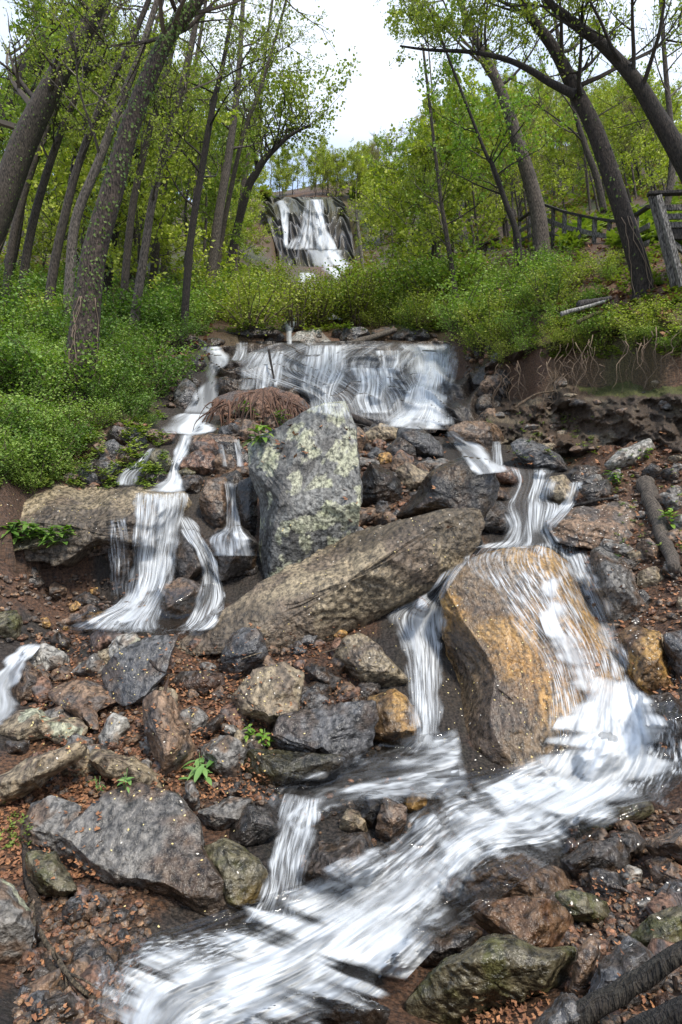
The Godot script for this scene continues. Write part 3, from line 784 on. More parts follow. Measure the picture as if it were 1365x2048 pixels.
func build_faces() -> void:
	terrace("slide_bedrock", [[560, 1010, 866, 13.5], [480, 1005, 830, 14.6], [425, 990, 770, 16.8], [410, 965, 720, 18.6], [420, 945, 682, 20.8]], 7, 230, 16, 0.4, [Color(0.06, 0.056, 0.055), Color(0.14, 0.135, 0.135), Color(0.12, 0.085, 0.06)], "dark layered bedrock of the wide water slide")
	terrace("upper_fall_bedrock", [[566, 720, 550, 78.0], [556, 712, 505, 83.0], [540, 702, 455, 88.0], [528, 694, 415, 92.5], [520, 680, 394, 98.0]], 6, 150, 14, 0.4, [Color(0.13, 0.12, 0.11), Color(0.26, 0.245, 0.23), Color(0.15, 0.14, 0.07)], "dark stepped cliff of the distant upper falls")
	# the undercut bank on the right
	var acc := Acc.new()
	var top := [[970, 735, 15.2], [1030, 705, 14.2], [1090, 690, 13.5], [1150, 668, 12.9], [1250, 652, 12.0], [1330, 645, 11.4], [1420, 640, 10.8]]
	var bot := [[975, 908, 13.6], [1040, 908, 13.0], [1090, 910, 12.6], [1150, 915, 12.0], [1250, 920, 11.0], [1330, 925, 10.3], [1420, 925, 9.6]]
	var nu := 240
	var nv := 110
	for b in nv + 1:
		var v := float(b) / nv
		for a in nu + 1:
			var s := float(a) / nu * (top.size() - 1)
			var k := mini(int(s), top.size() - 2)
			var f := s - k
			var x := lerpf(lerpf(top[k][0], top[k + 1][0], f), lerpf(bot[k][0], bot[k + 1][0], f), v)
			var y := lerpf(lerpf(top[k][1], top[k + 1][1], f), lerpf(bot[k][1], bot[k + 1][1], f), v)
			var d := lerpf(lerpf(top[k][2], top[k + 1][2], f), lerpf(bot[k][2], bot[k + 1][2], f), smoothstep(0.15, 1.0, v))
			var p := at(x, y, d)
			d += 1.5 * sin(clampf(v * 1.7 + 0.08, 0, 1) * PI) - 1.0 * fn.get_noise_3d(p.x * 110, p.y * 70, 0) - 0.4 * fine.get_noise_3d(p.x * 70, p.y * 50, 9) - 0.16 * fine.get_noise_3d(p.x * 230, p.y * 180, 30) - 0.08 * fn.get_noise_3d(p.x * 900, p.y * 700, 70)
			p = at(x, y, d)
			acc.v.append(p)
			var n1 := 0.5 + fn.get_noise_3d(p.x * 60, p.y * 60, 40)
			var n2 := 0.5 + fn.get_noise_3d(p.x * 160, p.y * 160, 80)
			var n3 := fn.get_noise_3d(p.x * 45, p.y * 45, 160)
			var col := Color(0.05, 0.034, 0.022).lerp(Color(0.13, 0.08, 0.045), clampf(n1, 0, 1)).lerp(Color(0.22, 0.17, 0.11), smoothstep(0.6, 0.9, n2))
			if n3 > 0.27: col = col.lerp(Color(0.12, 0.14, 0.02), 0.8)
			acc.c.append(col)
	acc.grid(nu, nv, 0)
	solid_faces.append_array(acc.faces())
	bank_points = acc.v
	bank = put("eroded_bank", acc.smooth(), rock_mat("soil", 0.9, 4.0, 1.7))
	meta(bank, "undercut brown earth bank with dangling roots on the right", "bank", "", "structure")
	# roots that hang from its edge
	for k in 70:
		var s := rng.randf() * (top.size() - 1.3)
		var j := mini(int(s), top.size() - 2)
		var x := lerpf(top[j][0], top[j + 1][0], s - j)
		var y := lerpf(top[j][1], top[j + 1][1], s - j) + rng.randf_range(5, 70)
		var d := lerpf(top[j][2], top[j + 1][2], s - j) - 0.1
		var p := at(x, y, d)
		var pts := []
		var rad := []
		var len := rng.randf_range(0.4, 1.5)
		var r0 := rng.randf_range(0.004, 0.013)
		var sway := rng.randf_range(-0.35, 0.35)
		for q in 9:
			var t := q / 8.0
			pts.append(p + Vector3(sway * t + 0.07 * sin(q * 1.3 + k), -len * t, 0.1 * t + 0.05 * cos(q * 1.7 + k * 2)))
			rad.append(r0 * (1.0 - 0.75 * t))
		var ra := Acc.new()
		ra.tube(pts, rad, 5, Color(0.22, 0.16, 0.11).lerp(Color(0.09, 0.06, 0.04), rng.randf()), 0.3)
		put("root", ra.smooth(), tinted_mat("root", 0.85), bank)

# ---------- water: sheets lying on the rock below them, strands of foam along the flow ----------
func water_sheet(called: String, label: String, rows: Array, mat: StandardMaterial3D, off := 0.03, o := {}) -> void:
	var n := rows.size()
	var wpx := 0.0
	var lpx := 0.0
	for k in n:
		wpx = maxf(wpx, Vector2(rows[k][0], rows[k][1]).distance_to(Vector2(rows[k][2], rows[k][3])))
		if k > 0: lpx += (Vector2(rows[k][0] + rows[k][2], rows[k][1] + rows[k][3]) - Vector2(rows[k - 1][0] + rows[k - 1][2], rows[k - 1][1] + rows[k - 1][3])).length() * 0.5
	var nu := clampi(int(wpx / 3.0), 6, 110)
	var nv := clampi(int(lpx / 4.0), 8, 150)
	var px := PackedVector2Array()
	var dep := PackedFloat32Array()
	for b in nv + 1:
		var s := float(b) / nv * (n - 1)
		var k := mini(int(s), n - 2)
		var f := s - k
		var q := PackedFloat32Array()
		for j in 4:
			q.append(cubic_interpolate(rows[k][j], rows[k + 1][j], rows[maxi(k - 1, 0)][j], rows[mini(k + 2, n - 1)][j], f))
		for a in nu + 1:
			var u := float(a) / nu
			var p := Vector2(q[0], q[1]).lerp(Vector2(q[2], q[3]), u)
			px.append(p)
			var h := hit(scene_tm, p.x, p.y)
			dep.append(-h.z if h != Vector3.ZERO else 30.0)
	var first := dep.duplicate()
	var w := nu + 1
	for it in int(o.get("smooth", 6)):
		var d2 := dep.duplicate()
		for b in nv + 1:
			for a in w:
				var c := b * w + a
				var s := dep[c] * 2.0
				s += dep[c - 1 if a > 0 else c] + dep[c + 1 if a < nu else c] + dep[c - w if b > 0 else c] + dep[c + w if b < nv else c]
				d2[c] = minf(s / 6.0, first[c] + 0.5 * off)
		dep = d2
	var acc := Acc.new()
	var d0 := dep[dep.size() / 2]
	var seedx := rng.randf() * 100.0
	var edge: float = o.get("edge", 0.16)
	var strength: float = o.get("alpha", 1.0)
	var swell: float = o.get("swell", 0.4)
	for b in nv + 1:
		for a in w:
			var u := float(a) / nu
			var v := float(b) / nv
			var c := b * w + a
			var e := fn.get_noise_2d(u * wpx * 0.6 + seedx * 40.0, v * lpx * 0.5)
			var rag := fn.get_noise_2d(v * lpx * 1.6 + (0.0 if u < 0.5 else 4000.0), seedx * 90.0)
			var st := fine.get_noise_2d(u * wpx * 1.4 + seedx * 30.0, v * lpx * 0.09)
			var d := minf(dep[c], first[c]) - off * (1.0 + swell * (e * 2.0 + st))
			acc.v.append(at(px[c].x, px[c].y, d))
			var side := minf(u, 1.0 - u) / edge + e * 0.7 + rag * 1.3 - 0.2
			var al := smoothstep(0.0, 1.0, side)
			al *= smoothstep(0.0, o.get("head", 0.06), v + e * 0.05) * smoothstep(0.0, o.get("tail", 0.08), 1.0 - v + e * 0.06)
			var gap := fn.get_noise_2d(u * wpx * 1.3 + 900.0 + seedx * 70.0, v * lpx * 0.45)
			al *= lerpf(1.0, smoothstep(-0.32, 0.1, gap), o.get("gaps", 0.55))
			acc.c.append(Color(1, 1, 1, clampf(al * strength, 0, 1)))
			acc.uv.append(Vector2(u * wpx / float(o.get("ut", 130.0)) + 0.015 * fn.get_noise_2d(u * wpx * 2.0, v * lpx * 1.2) + seedx, v * lpx / float(o.get("vt", 1100.0)) + seedx * 0.37))
	acc.grid(nu, nv, 0)
	var ob := put(called, acc.smooth(), mat)
	meta(ob, label, "water", "", "structure")

func build_water() -> void:
	var veil := water_mat("veil_water", [[0.0, grey(1, 0.1)], [0.3, grey(1, 0.28)], [0.5, grey(1, 0.55)], [0.7, grey(1, 0.85)], [1.0, grey(1, 1.0)]], 0.016, 1.0, 1.0, 31, 3)
	var foam := water_mat("white_water", [[0.0, grey(1, 0.62)], [0.3, grey(1, 0.82)], [0.5, grey(1, 0.94)], [0.7, grey(1, 1.0)], [1.0, grey(1, 1.0)]], 0.012, 0.7, 1.0, 32, 3)
	var film := water_mat("film_water", [[0.0, grey(1, 0.0)], [0.36, grey(1, 0.08)], [0.52, grey(1, 0.26)], [0.68, grey(1, 0.6)], [1.0, grey(1, 0.95)]], 0.018, 1.1, 1.0, 33, 4)
	var pool := StandardMaterial3D.new()
	pool.resource_name = "clear_water"
	pool.transparency = BaseMaterial3D.TRANSPARENCY_ALPHA
	pool.albedo_color = Color(0.12, 0.1, 0.075, 0.35)
	pool.roughness = 0.06
	pool.normal_enabled = true
	var rip := noise_tex("ripple", 0.012, 4, [], 40)
	rip.as_normal_map = true
	rip.bump_strength = 5.0
	pool.normal_texture = rip
	pool.uv1_scale = Vector3(1.0, 4.0, 1)
	# clear water under the foam
	water_sheet("pool_water", "shallow clear pool at the foot of left fall", [[230, 1190, 440, 1165], [170, 1225, 450, 1215], [110, 1260, 400, 1272]], pool, 0.05, {"swell": 0.1, "smooth": 30})
	water_sheet("stream_water", "dark clear water sliding beneath the white rapids", [[1150, 1420, 1365, 1400], [1080, 1520, 1365, 1560], [900, 1560, 1170, 1680], [760, 1700, 950, 1830], [420, 1830, 760, 1960], [200, 1900, 800, 2075]], pool, 0.08, {"swell": 0.15, "smooth": 30})
	water_sheet("stream_water", "dark clear water below the narrow middle cascade", [[905, 1460, 925, 1580], [790, 1480, 860, 1600], [660, 1520, 700, 1620], [520, 1560, 600, 1660]], pool, 0.05, {"swell": 0.15, "smooth": 20})
	# upper falls
	water_sheet("upper_waterfall", "thin left strand of the distant upper falls", [[549, 402, 575, 399], [560, 420, 580, 420], [564, 450, 580, 450], [567, 497, 579, 497]], foam, 0.5, {"edge": 0.3})
	water_sheet("upper_waterfall", "right strand of the distant upper falls", [[612, 398, 645, 397], [628, 412, 650, 412], [640, 445, 655, 445], [636, 470, 664, 470], [628, 500, 676, 500]], foam, 0.6, {"edge": 0.3})
	water_sheet("upper_waterfall", "veil spread across the distant upper falls", [[606, 400, 650, 398], [602, 430, 655, 430], [588, 470, 675, 470], [572, 500, 690, 500]], veil, 0.45, {"alpha": 0.8})
	water_sheet("upper_waterfall", "bright lower steps of the distant upper falls", [[616, 499, 692, 499], [618, 520, 702, 520], [640, 540, 708, 540], [672, 562, 704, 562]], foam, 0.6, {})
	water_sheet("upper_waterfall", "far cascade glimpsed through the centre thicket", [[600, 545, 630, 545], [596, 580, 650, 580], [600, 620, 660, 620], [640, 640, 690, 640]], foam, 0.3, {})
	water_sheet("small_cascade", "small white cascade left of the pale rounded boulder", [[583, 622, 598, 622], [568, 645, 603, 645], [566, 662, 590, 662], [574, 690, 588, 690]], foam, 0.1, {"edge": 0.25})
	# the slide
	water_sheet("slide_water", "thin film shining over the whole wide slide", [[555, 685, 930, 685], [480, 715, 920, 712], [470, 745, 915, 745], [590, 790, 905, 790], [620, 835, 905, 850]], veil, 0.05, {"alpha": 0.5, "edge": 0.05})
	water_sheet("slide_water", "white right-hand column of the wide slide", [[790, 688, 900, 688], [815, 720, 902, 722], [800, 765, 898, 765], [800, 800, 895, 800], [740, 835, 910, 840], [715, 852, 912, 862]], foam, 0.09, {"edge": 0.25, "alpha": 0.92})
	water_sheet("slide_water", "middle fan of the wide slide", [[700, 735, 795, 735], [705, 765, 800, 765], [700, 800, 800, 800], [715, 826, 800, 830]], veil, 0.1, {"edge": 0.2})
	water_sheet("slide_water", "left-hand veil of the wide slide", [[610, 690, 700, 690], [600, 735, 700, 735], [598, 775, 680, 775], [610, 800, 670, 815], [612, 822, 670, 832]], veil, 0.1, {"edge": 0.15})
	water_sheet("slide_water", "pale sheet at the far left of slide", [[500, 705, 575, 700], [480, 735, 570, 735], [470, 780, 565, 782]], veil, 0.08, {"edge": 0.12, "alpha": 0.9})
	water_sheet("slide_water", "white steps filling the slide's right third", [[820, 700, 905, 702], [830, 740, 900, 740], [815, 780, 900, 780], [800, 815, 905, 820], [760, 845, 912, 855]], veil, 0.13, {"edge": 0.2, "ut": 90.0})
	water_sheet("slide_water", "thin ledge drip in the slide's middle", [[745, 700, 815, 700], [750, 725, 812, 725], [748, 748, 800, 748]], veil, 0.09, {"edge": 0.2})
	# left chute
	water_sheet("chute_water", "upper left chute tumbling to the white apron", [[396, 694, 450, 690], [410, 718, 462, 714], [400, 755, 448, 752], [384, 795, 436, 795], [366, 828, 432, 832]], foam, 0.1, {"edge": 0.25, "alpha": 0.95})
	water_sheet("chute_water", "small spout at the head of left chute", [[472, 684, 500, 684], [470, 705, 498, 705], [462, 722, 490, 722]], veil, 0.08, {})
	water_sheet("apron_water", "white apron at the foot of left chute", [[362, 826, 436, 828], [330, 838, 440, 846], [308, 850, 430, 862], [330, 866, 400, 872]], foam, 0.08, {"edge": 0.2})
	water_sheet("channel_water", "white channel running down to the left fall", [[352, 866, 400, 866], [346, 895, 388, 895], [336, 930, 362, 935], [318, 960, 372, 962], [262, 984, 380, 986]], foam, 0.06, {"edge": 0.25})
	water_sheet("channel_water", "lesser channel beside the mossy dividing rock", [[296, 896, 312, 896], [270, 925, 298, 925], [232, 950, 282, 950], [225, 972, 275, 972]], veil, 0.06, {"edge": 0.2})
	# left fall
	water_sheet("left_waterfall", "broad white curtain of the left waterfall", [[264, 984, 380, 984], [262, 1010, 378, 1008], [262, 1060, 366, 1060], [258, 1110, 356, 1110], [252, 1160, 352, 1160], [236, 1205, 330, 1205], [170, 1235, 320, 1245], [120, 1256, 330, 1268]], veil, 0.1, {"smooth": 40, "edge": 0.1})
	water_sheet("left_waterfall", "dense core of the left waterfall", [[300, 988, 362, 988], [290, 1060, 352, 1060], [280, 1130, 345, 1130], [252, 1195, 320, 1190], [200, 1235, 300, 1235], [150, 1250, 260, 1256]], foam, 0.16, {"smooth": 40, "edge": 0.4, "alpha": 0.7})
	water_sheet("left_waterfall", "thin drips at the left of the left waterfall", [[214, 1040, 252, 1034], [216, 1110, 262, 1110], [224, 1196, 262, 1196]], film, 0.12, {"smooth": 40})
	water_sheet("left_waterfall", "arm of the left fall over the splitting boulder", [[350, 1030, 388, 1034], [362, 1062, 412, 1066], [388, 1105, 432, 1110], [402, 1150, 440, 1150], [388, 1200, 452, 1196], [362, 1250, 440, 1240], [320, 1262, 420, 1262]], veil, 0.07, {"edge": 0.15})
	water_sheet("spout_water", "thin spout arching over the round dark boulder", [[446, 962, 480, 962], [453, 1010, 478, 1010], [448, 1056, 484, 1054], [420, 1076, 506, 1080], [420, 1112, 514, 1112]], veil, 0.06, {"edge": 0.15})
	water_sheet("spout_water", "left drip under the flat dripping slab", [[434, 888, 447, 888], [440, 910, 452, 910], [444, 934, 456, 934]], veil, 0.05, {})
	water_sheet("spout_water", "right drip under the flat dripping slab", [[468, 878, 479, 878], [472, 905, 484, 905], [474, 934, 490, 934]], veil, 0.05, {})
	water_sheet("spill_water", "white spill leaving the pool at the left edge", [[40, 1288, 92, 1280], [0, 1325, 60, 1322], [-40, 1370, 36, 1376], [-60, 1420, 42, 1420], [-80, 1460, 20, 1452]], foam, 0.08, {"edge": 0.22})
	# right cascade
	water_sheet("right_cascade", "smooth chute curving from the slide's right foot", [[868, 866, 908, 860], [888, 880, 932, 872], [914, 906, 966, 892], [940, 936, 1004, 922], [950, 950, 1016, 944]], foam, 0.16, {"edge": 0.25, "alpha": 0.9, "smooth": 30, "gaps": 0.7})
	water_sheet("right_cascade", "little side fall beside the layered ledge", [[985, 882, 1004, 882], [984, 905, 1004, 905], [982, 932, 1008, 932]], veil, 0.06, {})
	water_sheet("right_cascade", "stepped white cascade above the ochre boulder", [[995, 932, 1145, 938], [1015, 962, 1122, 966], [1000, 992, 1118, 998], [985, 1014, 1130, 1014], [1005, 1050, 1114, 1055], [985, 1080, 1134, 1082], [950, 1096, 1154, 1098]], veil, 0.08, {"edge": 0.2, "smooth": 3, "gaps": 0.9})
	water_sheet("right_cascade", "thin arm joining beside the petal-strewn slab", [[1140, 962, 1168, 962], [1122, 1005, 1152, 1012], [1080, 1050, 1112, 1058]], veil, 0.06, {})
	water_sheet("right_cascade", "brown-tinted sheet sliding over the ochre boulder", [[955, 1084, 1160, 1084], [925, 1122, 1172, 1118], [950, 1170, 1196, 1166], [1000, 1235, 1222, 1230], [1060, 1310, 1252, 1306], [1090, 1390, 1270, 1380], [1096, 1480, 1310, 1450]], film, 0.04, {"edge": 0.1, "tail": 0.02})
	water_sheet("right_cascade", "white strand down the middle of ochre boulder", [[1070, 1160, 1120, 1155], [1076, 1225, 1140, 1220], [1105, 1300, 1180, 1296], [1140, 1370, 1220, 1366], [1150, 1450, 1250, 1440]], foam, 0.07, {"edge": 0.4, "alpha": 0.85})
	water_sheet("right_cascade", "white strand along the right of ochre boulder", [[1118, 1104, 1172, 1098], [1136, 1150, 1196, 1146], [1170, 1215, 1226, 1210], [1200, 1290, 1250, 1285], [1220, 1360, 1270, 1350], [1220, 1430, 1300, 1420]], veil, 0.08, {"edge": 0.3})
	# narrow middle cascade
	water_sheet("middle_cascade", "narrow middle cascade left of the ochre boulder", [[876, 1150, 940, 1116], [846, 1192, 898, 1180], [772, 1232, 896, 1228], [792, 1290, 896, 1290], [806, 1350, 892, 1350], [812, 1420, 890, 1420], [816, 1472, 888, 1476], [770, 1505, 905, 1518]], veil, 0.06, {"edge": 0.12})
	water_sheet("middle_cascade", "white core of the narrow middle cascade", [[860, 1170, 892, 1160], [800, 1225, 880, 1215], [812, 1290, 870, 1290], [812, 1360, 860, 1360], [822, 1430, 872, 1430], [800, 1490, 890, 1500]], foam, 0.08, {"edge": 0.4, "alpha": 0.6})
	water_sheet("middle_cascade", "streaked flow spreading below the narrow cascade", [[915, 1455, 950, 1590], [800, 1486, 860, 1600], [690, 1518, 720, 1612], [590, 1552, 640, 1640], [530, 1600, 610, 1690]], veil, 0.07, {"edge": 0.14, "ut": 330.0, "gaps": 0.9, "alpha": 0.85})
	water_sheet("middle_cascade", "chute dropping beside the islet into the foam", [[570, 1586, 646, 1596], [548, 1650, 640, 1656], [532, 1715, 624, 1718], [520, 1785, 614, 1790], [480, 1845, 610, 1850]], veil, 0.07, {"edge": 0.14})
	# main rapids
	water_sheet("main_rapids", "brightest foam where ochre boulder's water lands", [[1170, 1350, 1290, 1360], [1120, 1430, 1335, 1430], [1085, 1490, 1365, 1500], [1040, 1550, 1320, 1590], [960, 1580, 1210, 1660]], foam, 0.16, {"edge": 0.22, "vt": 700.0, "ut": 260.0, "gaps": 0.35, "swell": 0.3})
	water_sheet("main_rapids", "thin streaks fraying right of the landing foam", [[1270, 1420, 1365, 1440], [1230, 1490, 1380, 1540], [1180, 1560, 1340, 1620]], film, 0.1, {"edge": 0.2, "vt": 500.0, "ut": 200.0})
	water_sheet("main_rapids", "streaked rapids running past the islet", [[1090, 1500, 1250, 1600], [950, 1556, 1140, 1690], [866, 1590, 1010, 1716], [770, 1670, 945, 1770], [640, 1740, 930, 1840], [560, 1800, 820, 1930]], veil, 0.15, {"edge": 0.16, "tail": 0.02, "swell": 0.3, "vt": 1200.0, "ut": 380.0, "gaps": 0.6})
	water_sheet("main_rapids", "white tongue along the middle of the rapids", [[1090, 1530, 1200, 1600], [980, 1580, 1110, 1670], [870, 1650, 970, 1730], [740, 1750, 890, 1820], [620, 1830, 770, 1910]], foam, 0.19, {"edge": 0.35, "alpha": 0.85, "swell": 0.3, "vt": 1100.0, "ut": 300.0, "gaps": 0.6})
	water_sheet("main_rapids", "thick white foam sweeping off at the bottom", [[610, 1770, 925, 1838], [490, 1810, 830, 1940], [380, 1850, 770, 2000], [250, 1890, 680, 2060], [190, 1940, 560, 2100], [180, 2020, 460, 2150]], foam, 0.2, {"edge": 0.26, "head": 0.15, "tail": 0.02, "swell": 0.25, "vt": 1200.0, "ut": 330.0, "gaps": 0.5})
	water_sheet("main_rapids", "wispy water spreading at the lower left of foam", [[470, 1840, 560, 1880], [330, 1860, 440, 1930], [230, 1900, 330, 1970], [170, 1960, 260, 2040]], film, 0.14, {"edge": 0.2, "vt": 500.0, "ut": 200.0})

# ---------- trees ----------
func rand_dir() -> Vector3:
	var z := rng.randf_range(-1, 1)
	var a := rng.randf() * TAU
	var r := sqrt(1.0 - z * z)
	return Vector3(r * cos(a), z, r * sin(a))

func leaf_col(o: Dictionary) -> Color:
	var c: Color = (o.leafa as Color).lerp(o.leafb, rng.randf())
	var f := rng.randf_range(0.75, 1.2)
	return Color(c.r * f, c.g * f, c.b * f)

func limb(wood: Acc, leaves: Acc, p: Vector3, dir: Vector3, len: float, r: float, level: int, o: Dictionary) -> void:
	var segs := 5 if level == 0 else 3
	var pts := [p]
	var rad := [r]
	var q := p
	var dd := dir
	for k in segs:
		dd = (dd + rand_dir() * 0.22 + Vector3.UP * o.get("rise", 0.1)).normalized()
		q += dd * len / segs
		pts.append(q)
		rad.append(maxf(r * (1.0 - 0.8 * (k + 1.0) / segs), 0.004 * o.get("twig", 1.0)))
	wood.tube(pts, rad, 5 if level == 0 else 3, o.bark, 0.2)
	var top: int = o.levels
	if level < top:
		var n: int = o.kids[level]
		for k in n:
			var t := lerpf(0.25, 1.0, (k + rng.randf()) / n) * segs
			var j := mini(int(t), segs - 1)
			var s: Vector3 = (pts[j] as Vector3).lerp(pts[j + 1], t - j)
			var nd := (dd * 0.75 + rand_dir() * 0.85).normalized()
			limb(wood, leaves, s, nd, len * rng.randf_range(0.35, 0.6), r * 0.45, level + 1, o)
	if level >= top - 1:
		for k in int(o.leaves * (1.0 if level == top else 0.5)):
			var t := rng.randf_range(0.2, 1.05) * segs
			var j := clampi(int(t), 0, segs - 1)
			var s: Vector3 = (pts[j] as Vector3).lerp(pts[j + 1], t - j) + rand_dir() * o.size * 1.1
			var nrm := (rand_dir() + Vector3.UP * 0.8).normalized()
			var al := nrm.cross(rand_dir()).normalized()
			var l: float = o.size * rng.randf_range(0.6, 1.3)
			leaves.leaf(s, al, nrm, l, l * 0.36, leaf_col(o))

func grow(path: Array, radii: Array, o: Dictionary) -> Array:
	# returns [trunk mesh, crown mesh], both about path[0]
	var wood := Acc.new()
	var twigs := Acc.new()
	var p0: Vector3 = path[0]
	var loc := []
	for p in path: loc.append(p - p0)
	# smooth the path
	var fp := []
	var fr := []
	var n := loc.size()
	for k in (n - 1) * 6 + 1:
		var s := k / 6.0
		var j := mini(int(s), n - 2)
		var f := s - j
		fp.append((loc[j] as Vector3).cubic_interpolate(loc[j + 1], loc[maxi(j - 1, 0)], loc[mini(j + 2, n - 1)], f))
		fr.append(lerpf(radii[j], radii[j + 1], f))
	fr[0] *= 1.35
	if fr.size() > 1: fr[1] *= 1.12
	wood.tube(fp, fr, o.get("sides", 10), o.bark, 0.15, fine)
	for k in int(o.limbs):
		var t := lerpf(o.from, 1.0, (k + rng.randf()) / o.limbs) * (fp.size() - 1)
		var j := mini(int(t), fp.size() - 2)
		var s: Vector3 = (fp[j] as Vector3).lerp(fp[j + 1], t - j)
		var an := rng.randf() * TAU
		var dir: Vector3 = (Vector3(cos(an), rng.randf_range(0.25, 0.9), sin(an)) + o.get("toward", Vector3.ZERO)).normalized()
		limb(wood if rng.randf() < 0.5 else twigs, twigs, s, dir, o.reach * rng.randf_range(0.5, 1.1) * (1.15 - 0.5 * t / fp.size()), fr[j] * 0.38, 0, o)
	return [wood.smooth(), twigs.flat()]

var grown := {}

func near_tree(spec: Array) -> void:
	# [outline "x,y,width ..." from the base up, label, options]
	var o: Dictionary = {"bark": Color(0.13, 0.105, 0.085), "leafa": Color(0.192, 0.264, 0.042), "leafb": Color(0.408, 0.456, 0.072), "limbs": 14, "from": 0.4, "reach": 2.6, "levels": 2, "kids": [5, 4], "leaves": 15, "size": 0.065, "rise": 0.08}
	o.merge(spec[2], true)
	var raw: PackedStringArray = (spec[0] as String).split(" ", false)
	var path := []
	var radii := []
	var d := 0.0
	for k in raw.size():
		var q := raw[k].split(",")
		var x := q[0].to_float()
		var y := q[1].to_float()
		if k == 0:
			d = o.get("d", 0.0)
			if d == 0.0: d = -hit(ground_tm, x, y).z
		path.append(at(x, y, d + o.get("back", 0.0) * k))
		radii.append(q[2].to_float() * 0.5 * d / F)
	if o.get("sink", true): path[0] -= Vector3(0, 0.15, 0)
	var n := path.size()
	# the stem goes on above the picture
	var up: Vector3 = (path[n - 1] - path[n - 2]).normalized()
	for k in int(o.get("more", 2)):
		path.append(path[path.size() - 1] + (up + Vector3(0, 0.25, 0)).normalized() * d * 0.22)
		radii.append(radii[radii.size() - 1] * 0.62)
	var m := grow(path, radii, o)
	if o.has("onto"):
		var whole: Node3D = grown[o.onto]
		put("limb", m[0], bark_mat(), whole, path[0] - whole.position)
		put("limb_foliage", m[1], tinted_mat("foliage", 0.6, Color(0.8, 0.86, 0.5)), whole, path[0] - whole.position)
		return
	var root := base(o.get("called", "tree"), path[0], spec[1], "tree", o.get("group", "slender trees near the stream"))
	grown[spec[1]] = root
	var trunk := put("trunk", m[0], bark_mat(), root)
	put("crown", m[1], tinted_mat("foliage", 0.6, Color(0.8, 0.86, 0.5)), root)
	if o.has("ivy"):
		var iv := Acc.new()
		for k in int(o.ivy):
			var t := pow(rng.randf(), 0.8) * (n - 1.2)
			var j := mini(int(t), n - 2)
			var r := lerpf(radii[j], radii[j + 1], t - j)
			var dir := Vector3(rng.randf_range(-1, 1), 0, rng.randf_range(-0.4, 1)).normalized()
			var s: Vector3 = (path[j] as Vector3).lerp(path[j + 1], t - j) - path[0] + dir * r * rng.randf_range(0.95, 1.7)
			var l := rng.randf_range(0.03, 0.07)
			iv.leaf(s, (Vector3.DOWN + rand_dir() * 0.6).normalized(), (dir + rand_dir() * 0.5).normalized(), l, l * 0.45, Color(0.06, 0.12, 0.025).lerp(Color(0.15, 0.22, 0.04), rng.randf()))
		put("ivy", iv.flat(), tinted_mat("foliage", 0.6, Color(0.8, 0.86, 0.5)), trunk)
		for k in 5:
			var vine := Acc.new()
			var pts := []
			var rad := []
			var an := rng.randf_range(-1.4, 1.4)
			for q in 14:
				var t := q / 13.0 * minf(2.0, n - 1.0)
				var j := mini(int(t), n - 2)
				var r := lerpf(radii[j], radii[j + 1], t - j) * 1.06
				pts.append((path[j] as Vector3).lerp(path[j + 1], t - j) - path[0] + Vector3(sin(an), 0, cos(an)) * r)
				rad.append(0.008)
				an += rng.randf_range(-0.25, 0.25)
			vine.tube(pts, rad, 5, Color(0.2, 0.15, 0.11), 0.2)
			put("vine", vine.smooth(), tinted_mat("root", 0.85), trunk)

